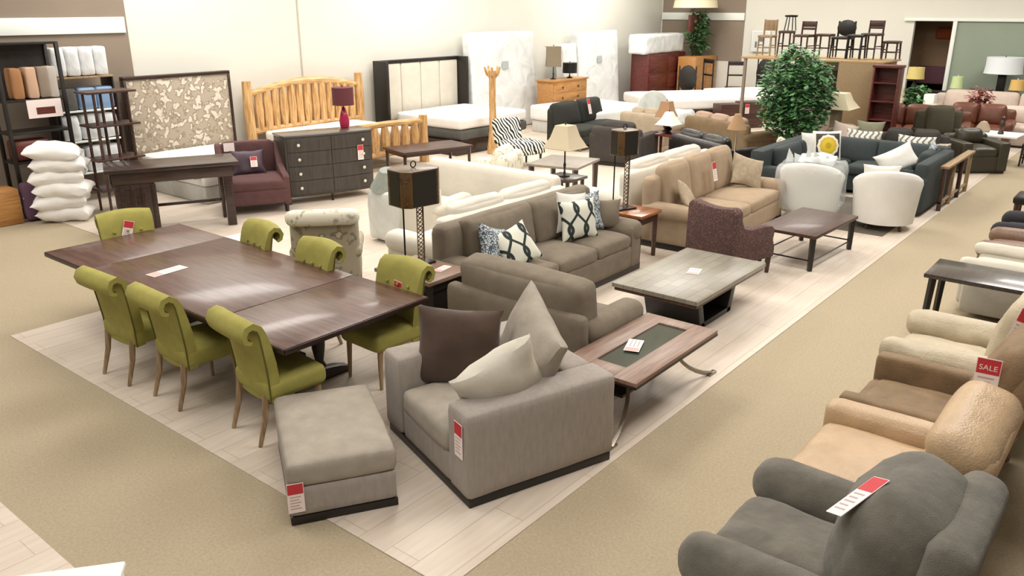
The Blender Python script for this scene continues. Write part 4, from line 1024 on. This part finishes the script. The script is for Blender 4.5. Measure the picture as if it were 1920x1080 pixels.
# red dresser, orange cabinet etc.
t = thing('dresser', 'dark cherry dresser with a wrapped mattress lying over it', 'dresser', 23.2, 12.9, 0, 0)
b = B(); b.box(-1.15, 1.15, -.3, .3, .0065, 1.62, .01); b.build('body', m_redwood, t)
for k in range(3):
    for s in (-1, 1):
        b = B(); b.box(s*.56-.53, s*.56+.53, -.315, -.3, .12+k*.48, .54+k*.48, .004); b.build('drawer', m_redwood, t)
price_tag(t, .95, -.33, 1.4, 0, 0, 0, .16, .3)
mattress('thick white wrapped mattress lying on the cherry dresser', 23.1, 12.95, 0, 2.4, .62, 1.625, .56, m_wrap, seed=9, wr=.02)
t = thing('cabinet', 'orange oak cabinet right of the cherry dresser', 'cabinet', 24.4, 12.2, 0, 0)
b = B(); b.box(-.72, .72, -.3, .3, .0065, 1.5, .01); b.build('body', m_orange, t)
for s in (-1, 1):
    b = B(); b.box(s*.35-.33, s*.35+.33, -.315, -.3, .1, 1.42, .004); b.build('door', m_orange, t)
def plant(name, label, x, y, z, h, r, n, ml, pot=True, cz=.62, trunk=.0, ls=.09, seed=0, cat='plant', stems=5):
    rnd = random.Random(seed); t = thing(name, label, cat, x, y, z)
    if pot:
        b = B(); b.lathe([(.14, 0.0065), (.2, .28), (.21, .3), (.18, .3), (.17, .26), (0, .26)], 18); b.build('pot', m_terra, t)
    b = B(); tips = []
    for k in range(stems):
        a = rnd.random()*6.28; q = r*.5*rnd.random(); tp = (q*math.cos(a), q*math.sin(a), h*(.65+.25*rnd.random()))
        b.tube([(.03*math.cos(a), .03*math.sin(a), .02), (tp[0]*.4, tp[1]*.4, h*.35), tp], [.022, .016, .007], 6)
    b.build('stem', m_bark, t)
    b = B()
    for k in range(n):
        while True:
            p = Vector((rnd.uniform(-1, 1), rnd.uniform(-1, 1), rnd.uniform(-1, 1)))
            if .2 < p.length < 1: break
        lump = 1+.22*noise.noise(p*2.2+Vector((seed, 0, 0)))
        p = Vector((p.x*r*lump, p.y*r*lump, trunk+(h-trunk)*.5+p.z*(h-trunk)*.5*lump))
        an = rnd.random()*6.28; l = ls*rnd.uniform(.7, 1.3); wd = l*.3
        d_ = Vector((math.cos(an), math.sin(an), rnd.uniform(-.9, .3))).normalized(); s_ = d_.cross(Vector((rnd.uniform(-.3, .3), rnd.uniform(-.3, .3), 1))).normalized()
        nrm = d_.cross(s_)
        b.add([p, p+d_*l*.5+s_*wd+nrm*.01, p+d_*l, p+d_*l*.5-s_*wd+nrm*.01], [[0, 1, 2, 3]], mi=k % 2)
    b.build('foliage', ml, t); return t
plant('ficus_tree', 'bushy green ficus tree standing behind the teal sectional', 15.95, 5.85, 0, 2.28, .70, 4200, [m_leaf, m_leafd], trunk=.5, ls=.13, seed=4, cat='tree')
plant('tall_plant', 'tall narrow potted plant beside the orange oak cabinet', 24.6, 12.35, 1.5, 1.42, .36, 700, [m_leaf, m_leafd], pot=False, ls=.16, seed=5)
t = thing('floor_lamp', 'tall lamp with a wide white shade cut by the top edge, behind the orange cabinet', 'lamp', 24.3, 12.35, 0)
b = B(); b.tube([(0, 0, .0065), (0, 0, 2.75)], .02, 8); b.lathe([(.2, .0065), (.2, .03), (.03, .05)], 16); b.build('pole', m_black, t)
b = B(); b.lathe([(.68, 2.93), (.64, 3.15)], 28); b.build('lamp_shade', m_shadecr, t)
b = B(); b.box(-.35, .3, -.04, .04, 2.25, 2.72, .01); b.build('panel', m_redwood, t)

# cluster of dark dining chairs left of the ficus
def wchair(label, x, y, rz, m, h=1.05, sh=.46, w=.45, z=0, group=None, back='ladder', name='wooden_chair', cat='chair'):
    t = thing(name, label, cat, x, y, z, rz, group)
    b = B(); b.cush(0, 0, sh, w, w*.95, .06, .02, n=3); b.build('seat', m, t)
    for sx in (-1, 1):
        b = B(); b.tube([(sx*(w/2-.03), -w/2+.04, sh), (sx*(w/2-.02), -w/2+.02, .0065)], [.022, .016], 6); b.build('leg', m, t)
        b = B(); b.tube([(sx*(w/2-.03), w/2-.03, h if back else sh), (sx*(w/2-.03), w/2-.04, sh), (sx*(w/2-.02), w/2-.0, .0065)], [.02, .022, .016] if back else [.022, .022, .016], 6); b.build('leg', m, t)
    b = B(); zb = sh*.42
    for s in (-1, 1): b.tube([(-w/2+.03, s*(w/2-.03), zb), (w/2-.03, s*(w/2-.03), zb)], .012, 5); b.tube([(s*(w/2-.03), -w/2+.03, zb+.05), (s*(w/2-.03), w/2-.03, zb+.05)], .012, 5)
    b.build('stretcher', m, t)
    if back == 'ladder':
        b = B(); b.box(-w/2+.03, w/2-.03, w/2-.045, w/2-.02, h-.12, h, .01); b.box(-w/2+.03, w/2-.03, w/2-.045, w/2-.02, (h+sh)/2-.03, (h+sh)/2+.02, .005); b.build('backrest', m, t)
    elif back == 'panel':
        b = B(); b.box(-w/2+.04, w/2-.04, w/2-.05, w/2-.02, sh+.12, h-.01, .01); b.build('backrest', m, t)
    elif back == 'oval':
        b = B(); b.prism([(w*.5*math.cos(a*PI/8), (h+sh)/2+.03+(h-sh)*.5*math.sin(a*PI/8)) for a in range(16)], 'y', w/2-.06, w/2-.01, .01); b.build('backrest', m, t)
    return t
GD = 'dark wooden chairs crowded left of the ficus tree'
for (x, y, rz, h) in ((19.6, 8.6, 100, 1.15), (20.6, 8.9, 60, 1.3), (20.3, 9.6, 120, 1.1), (21.6, 8.6, 90, 1.4), (19.2, 8.35, 80, 1.0)):
    pass
DCH = ((22.3, 11.35, 100, 1.15), (23.4, 11.1, 60, 1.3), (24.4, 10.9, 120, 1.2), (24.5, 9.9, 90, 1.3))
for k, (x, y, rz, h) in enumerate(DCH):
    wchair(['dark high-backed chair nearest the orange cabinet', 'dark chair with the tallest back in the cluster left of the ficus', 'dark chair against the far wall behind the tall-backed one', 'dark chair half hidden by the ficus leaves on the left'][k], x, y, rz, m_blackw, h+.2, .6, .55, group=GD, back=('oval', 'ladder', 'ladder', 'oval')[k])
b = B(); b.box(-.03, .03, -.28, .28, 0, .62, .004, mi=0)
b.box(-.034, -.03, -.25, .25, .03, .59, 0, mi=1); b.box(-.037, -.034, -.12, .02, .3, .5, 0, mi=2); b.box(-.037, -.034, .1, .16, .12, .3, 0, mi=2)
solo(b, 'framed_picture', [m_white, plain('picture_paper', '#d9dbd6', .6), plain('picture_grey', '#6b6f70', .6)], 'small white framed picture on the far wall left of the bar stools', 'picture', 25.13, 10.5, 1.65)

# ================================================================ display platform with bar stools
t = thing('display_partition', 'brown partition with a raised shelf on which bar stools are lined up', 'partition', 0, 0, 0)
b = B(); b.box(18.0, 18.12, 4.98, 5.78, .0065, 1.88, .004); b.box(18.12, 19.2, 4.95, 4.98, .0065, 1.87, .004); b.build('panel', wood('partition_board', '#97805f', '#8a7354', .6), t)
b = B(); b.box(18.0, 19.3, 4.9, 7.95, 1.88, 1.92, .004); b.build('platform', wood('platform_board', '#b99b6e', '#a3855a', .5), t)
b = B(); b.box(18.9, 19.0, 5.0, 6.9, .0065, 1.88, .0); b.build('rear_panel', wood('rear_board', '#a89e8e', '#9c927f', .6), t)
b = B()
for yy in (6.6, 7.85): b.box(18.02, 18.08, yy-.03, yy+.03, .0065, 1.88, .003)
b.build('support_post', m_taupe, t)
b = B(); b.box(17.99, 18.9, 5.0, 5.04, .02, 1.87, .0); b.build('end_board', m_brownwood, t)
GS = 'bar stools lined up on the raised shelf'
S = [(18.6, 7.62, 'panel', .78, .42, .34, m_palewood, 'tan bar stool with a woven back, leftmost on the raised shelf'),
     (18.7, 7.22, None, .55, .52, .3, m_brownwood, 'backless dark stool second from the left on the raised shelf'),
     (18.6, 6.78, 'ladder', .75, .45, .38, m_brownwood, 'dark low-back bar stool with slatted back near the middle of the raised shelf'),
     (18.75, 6.38, None, .5, .47, .34, m_brownwood, 'backless dark stool left of the oval-backed one'),
     (18.7, 5.98, 'oval', .76, .42, .40, m_blackw, 'dark bar stool with a large oval back on the raised shelf'),
     (18.6, 5.66, None, .5, .47, .34, m_blackw, 'backless dark stool right of the oval-backed one'),
     (18.75, 5.40, 'ladder', .78, .5, .36, m_brownwood, 'dark bar stool with a single bar back near the right end of the raised shelf'),
     (18.9, 5.02, None, .38, .35, .32, m_brownwood, 'short backless stool at the right end of the raised shelf')]
for (x, y, bk, h, sh, w, m, lb) in S: wchair(lb, x, y, -90 if bk != 'ladder' else -100, m, h, sh, w, z=1.921, group=GS, back=bk, name='bar_stool', cat='stool')
b = B(); b.lathe([(.13, .28), (.14, .30), (.14, .32), (0, .33)], 14)
for a in (0, 90, 180, 270): b.tube([(.09*math.cos(R(a)), .09*math.sin(R(a)), .29), (.13*math.cos(R(a)), .13*math.sin(R(a)), 0)], .012, 5)
o = solo(b, 'bar_stool', m_blackw, 'round-topped small stool set on top of the second stool', 'stool', 18.7, 7.16, 2.475, group=GS)
# framed pictures under the platform
for k, yy in enumerate((6.05, 6.35)):
    b = B(); b.box(-.015, .015, -.13, .13, 0, .34, .004, mi=0); b.box(-.018, -.015, -.1, .1, .03, .31, 0, mi=1)
    solo(b, 'framed_picture', [m_blackw, m_charcoal if k else m_olive], ['black framed picture under the raised shelf, nearest the brown panel', 'grey framed picture under the raised shelf, nearer the ficus'][k], 'picture', 18.87, yy, 1.3)
# red bookcase
t = thing('bookcase', 'narrow open cherry red bookcase at the end of the brown partition', 'bookcase', 17.95, 4.72, 0, -90)
b = B(); w = .5
b.box(-w/2, -w/2+.03, -.16, .16, .0065, 1.86, .004); b.box(w/2-.03, w/2, -.16, .16, .0065, 1.86, .004); b.box(-w/2-.02, w/2+.02, -.18, .17, 1.83, 1.88, .005); b.box(-w/2, w/2, .145, .16, .05, 1.84, 0); b.build('case', m_redwood, t)
for k in range(5):
    b = B(); b.box(-w/2+.03, w/2-.03, -.15, .145, .08+k*.36, .105+k*.36, .002); b.build('shelf', m_redwood, t)
for o_, xx in ((t, 0),): o_.location.x = 17.80

# lamps, sofas and plants at the far right
def boxy(name, label, cat, x, y, z, rz, w, d, h, m, grp=None):
    b = B(); b.box(-w/2, w/2, -d/2, d/2, 0, h, .008); return solo(b, name, m, label, cat, x, y, z, rz, group=grp)
table('end_table', 'dark end table under the cream-shaded lamp right of the ficus tree', 'table', 16.9, 5.35, 0, .5, .5, .55, m_redwood, m_redwood)
t = bell_lamp('table_lamp', 'lamp with a wide cream shade and a tan block base right of the ficus tree', 16.9, 5.35, .551, .85, .17, .34, .3, m_shadecr, m_beigesofa, 'box', sq=1)
sofa('sofa', 'sand sofa with plump pillows right of the ficus tree', 'sofa', 16.2, 4.98, -90, .85, .8, .8, .6, .2, 1, m_beigesofa, bz=.05, seed=111, wr=.01)
t = sofa('sofa', 'dark grey sofa with sage pillows in front of the red bookcase', 'sofa', 16.75, 3.85, -80, 1.3, .8, .75, .55, .18, 2, m_charcoal, bz=.08, seed=113)
pillow('throw_pillow', 'sage green pillow on the dark grey sofa, left one', 16.25, 4.5, .5, .5, .46, .18, fabric('sage_fabric', '#83826c', .08, 8, .9), -12, 0, -80, seed=40)
pillow('throw_pillow', 'small cream pillow beside the sage pillow on the sand sofa', 16.0, 4.95, .5, .46, .42, .16, m_blush, -16, 12, -80, seed=41)
table('end_table', 'small table with a pale top beside the dark grey sofa', 'table', 16.9, 3.5, 0, .5, .5, .55, m_blush, m_redwood)
sofa('sofa', 'long russet leather sofa in front of the doorway', 'sofa', 19.8, 4.5, -80, 2.1, .95, .88, .62, .2, 3, m_orangeleather, bz=.05, seed=115)
sofa('sofa', 'second russet leather sofa behind the olive armchair', 'sofa', 20.9, 3.55, -85, 1.5, .95, .88, .62, .2, 2, m_orangeleather, bz=.05, seed=117)
sofa('armchair', 'olive grey armchair with high back facing the aisle', 'armchair', 18.55, 3.72, -60, .95, .95, 1.02, .6, .2, 1, m_olive, bz=.05, seed=119, style='box')
t = sofa('armchair', 'dark olive leather tub chair nearest the aisle at the far right', 'armchair', 17.75, 2.98, -50, .9, .9, .72, .58, .2, 1, leather('dark_olive_leather', '#393527', .4), bz=.04, seed=121, style='box')
sofa('sofa', 'long blush pink sofa along the far right wall', 'sofa', 23.6, 3.6, -88, 3.0, 1.0, .92, .65, .25, 3, m_blush, bz=.05, seed=123)
sofa('sofa', 'pale blush loveseat behind the white pedestal table', 'sofa', 21.6, 2.6, -88, 1.6, .9, .8, .55, .2, 2, m_blush, bz=.05, seed=125)
t = thing('console_table', 'long table behind the blush pink sofa holding lamps', 'table', 24.6, 4.0, 0, 90)
b = B(); b.box(-1.9, 1.7, -.2, .2, .80, .84, .006); b.build('tabletop', m_blackw, t); legs4(t, 3.4, .4, .8, m_blackw, .03, .025, .06)
def lampat(label, x, y, z, h, r1_, r2_, sh, ms, mb, base='urn'): return bell_lamp('table_lamp', label, x, y, z, h, r1_, r2_, sh, ms, mb, base)
lampat('small lamp with a bright pale green shade on the long table', 24.6, 4.78, .841, .42, .13, .16, .3, plain('lime_shade', '#cfe0a4', .8), m_white)
lampat('lamp with a wide white drum shade and black base by the right edge', 24.5, 3.75, .841, .95, .42, .44, .4, plain('white_drum', '#dfe6ea', .8), m_black, 'box')
lampat('small amber shaded lamp at the right edge in front of the white drum lamp', 24.2, 3.35, .925, .35, .15, .17, .25, plain('amber_shade', '#d9b46c', .8), m_white)
b = B(); b.lathe([(.06, 0), (.09, .08), (.05, .2), (.06, .24)], 12); solo(b, 'flower_vase', m_redwood, 'dark vase holding the dusky red flowers', 'vase', 22.6, 3.85, .551)
table('end_table', 'small dark table under the vase of dusky red flowers', 'table', 22.6, 3.85, 0, .45, .45, .55, m_blackw, m_blackw)
plant('flower_bunch', 'dusky red flower bunch in front of the blush pink sofa', 22.6, 3.85, .75, .42, .28, 160, [plain('dusky_red', '#8c4a48', .8), plain('dusky_pink', '#b07a70', .8)], pot=False, ls=.14, seed=11)
t = thing('pedestal_table', 'white topped pedestal table with two figurines at the far right', 'table', 19.1, 2.88, 0, -4)
b = B(); b.box(-.38, .38, -.5, .5, .52, .56, .01); b.build('tabletop', m_white, t)
b = B(); b.box(-.12, .12, -.12, .12, .05, .52, .01); b.box(-.2, .2, -.2, .2, .0065, .05, .008); b.build('pedestal', m_white, t)
b = B(); b.lathe([(.05, 0), (.06, .02), (.03, .08), (.06, .16), (.05, .24), (.03, .28), (.04, .33), (0, .37)], 12); solo(b, 'figurine', m_brownwood, 'slim brown figurine standing on the white pedestal table', 'figurine', 19.0, 2.75, .561)
b = B(); b.lathe([(.12, 0), (.14, .04), (.1, .14), (.06, .2), (0, .22)], 12); solo(b, 'figurine', m_beigesofa, 'squat sand coloured ornament on the white pedestal table', 'ornament', 19.15, 3.1, .561)
wchair('dark low stool beside the white pedestal table at the right edge', 18.9, 2.1, 90, m_blackw, .45, .42, .42, back=None, name='low_stool', cat='stool')
# doorway contents
t = thing('hanging_rug', 'wall hanging of reddish brown rugs seen through the doorway', 'rug', 26.6, 6.0, .9)
b = B(); b.box(-.05, .05, -1.5, 1.2, 0, 1.75, .02); b.build('backing', spots('kilim', '#5a2c20', '#9b7f62', 3.0, .9), t)
for (yy, zz, hh, mm) in ((-.55, 1.35, .3, 'rust'), (-.2, .2, .5, 'plum')):
    b = B(); b.cush(-.12, yy, zz, .14, .9, hh, .06, n=5); b.build('rolled_rug', plain(mm+'_rug', '#9a4a28' if mm == 'rust' else '#6b4650', .9), t)
table('console_table', 'dark table in the doorway holding lamps and plants', 'table', 24.2, 5.95, 90, 1.3, .5, .72, m_blackw, m_blackw)
lampat('lamp with a yellow drum shade in the doorway', 24.3, 5.75, .721, .75, .2, .22, .3, plain('yellow_shade', '#d8c47c', .8), m_black)
lampat('lamp with a cream bell shade left of the yellow drum lamp in the doorway', 23.6, 6.0, .40, .62, .13, .3, .34, m_shadecr, m_brownwood)
table('end_table', 'low table carrying the cream bell lamp in front of the doorway', 'table', 23.6, 6.0, 0, .5, .5, .4, m_blackw, m_blackw)
plant('potted_fern', 'dark leafy plant left of the doorway lamps', 23.4, 6.45, .3, .8, .35, 260, [m_leafd, m_leaf], pot=False, ls=.16, seed=13)
plant('potted_fern', 'leafy plant spilling over between the doorway lamps and the blush sofa', 23.5, 5.45, .3, .8, .32, 260, [m_leafd, m_leaf], pot=False, ls=.16, seed=14)
boxy('plant_stand', 'low wooden stand under the leafy plant near the blush sofa', 'stand', 23.5, 5.45, .0065, 0, .4, .4, .29, m_palewood)
boxy('plant_stand', 'low wooden stand under the dark leafy plant left of the doorway lamps', 'stand', 23.4, 6.47, .0065, 0, .4, .35, .29, m_palewood)
boxy('pedestal', 'white square pedestal at the left end of the blush pink sofa', 'pedestal', 23.4, 5.1, .0065, 0, .35, .25, .85, m_white)

# ================================================================ far left cluster
# pillow stack
GPW = 'white bed pillows stacked on the floor'
names = ['lowest', 'second from the bottom', 'third from the bottom', 'fourth from the bottom', 'second from the top', 'topmost']
for k in range(6):
    b = B(); b.pillow(.74, .56, .30, wr=.02, seed=60+k, pinch=.08, M=T(0, 0, 0) @ RX(90) @ T(0, 0, -.28))
    z = .10+k*.178; o = b.build('bed_pillow', m_matt); o.location = (5.02+(.03, -.02, .04, .0, .05, .0)[k], 12.52+(.02, .03, -.02, .04, 0, .02)[k], z+.02)
    o.rotation_euler = (0, R((2, -2, 3, -1, 2, 6)[k]), R((-38, -30, -36, -28, -34, -32)[k]))
    tag(o, 'plump white bed pillow, %s in the floor stack' % names[k], 'pillow', GPW)
# tall black display shelf
t = thing('display_shelf', 'tall black framed display shelf at the left edge behind the pillow stack', 'shelf', 5.1, 13.25, 0, 0)
for sx in (-.42, .42):
    for sy in (-.2, .2):
        b = B(); b.box(sx-.025, sx+.025, sy-.025, sy+.025, .0065, 2.5, .003); b.build('upright', m_blackw, t)
for z in (.35, .8, 1.22, 1.68, 2.47):
    b = B(); b.box(-.44, .44, -.22, .22, z, z+.035, .003); b.build('shelf', m_blackw, t)
b = B(); b.box(-.42, .42, .21, .225, 1.7, 2.48, 0); b.build('back_panel', m_charcoal, t)
for k, (xx, m_) in enumerate(((-.2, '#a5764e'), (.0, '#c7a58a'), (.16, '#8f8072'), (.28, '#b9b1a8'))):
    b = B(); b.cush(0, 0, .22, .15, .26, .44, .03, n=4, wr=.01, seed=k); solo(b, 'bedding_pack', spots('print_%d' % k, '#cdb9a6', m_, 9, .8), ['orange brown bedding pack leftmost on the black shelf', 'pinkish bedding pack second on the black shelf', 'grey bedding pack third on the black shelf', 'pale bedding pack at the right end of the black shelf'][k], 'bedding', 5.1+xx, 13.15, 1.716, 0, group='bedding packs on the black display shelf')
b = B(); b.box(-.24, .24, -.004, .004, 0, .26, .0, mi=0); b.box(-.12, .14, -.006, -.004, .05, .15, 0, mi=1); solo(b, 'shelf_sign', [m_paper, m_redwood], 'white printed sign hanging on the front of the black shelf', 'sign', 5.2, 13.02, 1.44)
b = B(); b.cush(0, 0, .15, .5, .3, .3, .05, n=5); solo(b, 'folded_throw', m_redwood, 'dark red folded throws on a low shelf of the black display shelf', 'throw', 4.95, 13.2, .836)
b = B(); b.lathe([(.05, 0), (.07, .05), (.03, .12), (.05, .18), (0, .2)], 10); solo(b, 'ornament', plain('mustard', '#a89c4e', .6), 'mustard ornament on a low shelf of the black display shelf', 'ornament', 5.36, 13.15, .836)
boxy('storage_crate', 'orange wooden crate at the far left edge of the picture', 'crate', 4.38, 13.0, .0065, 0, .34, .4, .5, m_orange)
b = B(); b.cush(0, 0, .28, .3, .2, .56, .06, n=6, wr=.02); solo(b, 'shopping_bag', spots('plum_white_print', '#dccfd0', '#5d4257', 9, .8), 'plum and white print bag standing beside the orange crate', 'bag', 4.74, 12.85, .01)
# white packaged bedding rack
t = thing('bedding_rack', 'white wire rack of packaged bedding against the left wall', 'shelf', 6.0, 13.6, 0, 0)
for z in (.45, .95, 1.42, 1.93):
    b = B(); b.box(-.46, .46, -.22, .22, z, z+.025, .003); b.build('shelf', m_palewood if z > 1.9 else m_white, t)
for sx in (-.45, .45):
    b = B(); b.box(sx-.012, sx+.012, -.2, .2, .0065, 1.95, .002); b.build('side_frame', m_blackw, t)
for k in range(4):
    b = B(); b.cush(0, 0, .22, .21, .3, .44, .04, n=5, wr=.012, seed=k)
    solo(b, 'bedding_pack', m_whitepack, ['white bedding pack with blue print, leftmost on the top of the wire rack', 'white bedding pack second from the left on the wire rack', 'white bedding pack second from the right on the wire rack', 'white bedding pack rightmost on the wire rack'][k], 'bedding', 5.68+k*.215, 13.58, 1.956, group='white bedding packs on the wire rack')
for k, (xx, m_) in enumerate(((-.28, m_greyband), (.02, m_bluepack), (.3, m_bluepack))):
    b = B(); b.cush(0, 0, .17, .28, .3, .34, .04, n=4); solo(b, 'bedding_pack', m_, ['dark grey bedding pack on the second level of the wire rack', 'pale blue bedding pack in the middle of the second level', 'pale blue bedding pack at the right of the second level'][k], 'bedding', 6.0+xx, 13.56, 1.446)
for k in range(3):
    b = B(); b.cush(0, 0, .2, .28, .3, .40, .05, n=4, wr=.02, seed=k); solo(b, 'bedding_pack', m_whitepack, ['white bedding pack at the left of the third level of the wire rack', 'white bedding pack in the middle of the third level of the wire rack', 'white bedding pack at the right of the third level of the wire rack'][k], 'bedding', 5.7+k*.3, 13.56, .976)
for k in range(3):
    b = B(); b.cush(0, 0, .2, .28, .3, .40, .05, n=4, wr=.02, seed=k+5); solo(b, 'bedding_pack', m_whitepack, ['clear bagged comforter at the left of the lowest level of the wire rack', 'clear bagged comforter in the middle of the lowest level of the wire rack', 'clear bagged comforter at the right of the lowest level of the wire rack'][k], 'bedding', 5.7+k*.3, 13.56, .476)
# etagere
t = thing('etagere', 'open dark wood shelf unit with turned legs in front of the bedding rack', 'shelf', 5.87, 12.5, 0, 0)
for sx in (-.26, .0, .24):
    for sy in (-.17, .17):
        b = B(); b.tube([(sx, sy, .0065), (sx, sy, .8), (sx, sy, 1.78)], [.02, .025, .022], 6); b.build('upright', m_brownwood, t)
for z in (.35, .8, 1.3, 1.78):
    b = B(); b.box(-.36, .37, -.21, .21, z, z+.03, .004); b.build('shelf', m_brownwood, t)
boxy('storage_box', 'grey box stored on the lower shelf of the dark open shelf unit', 'box', 5.95, 12.5, .381, 0, .3, .3, .22, m_charcoal)
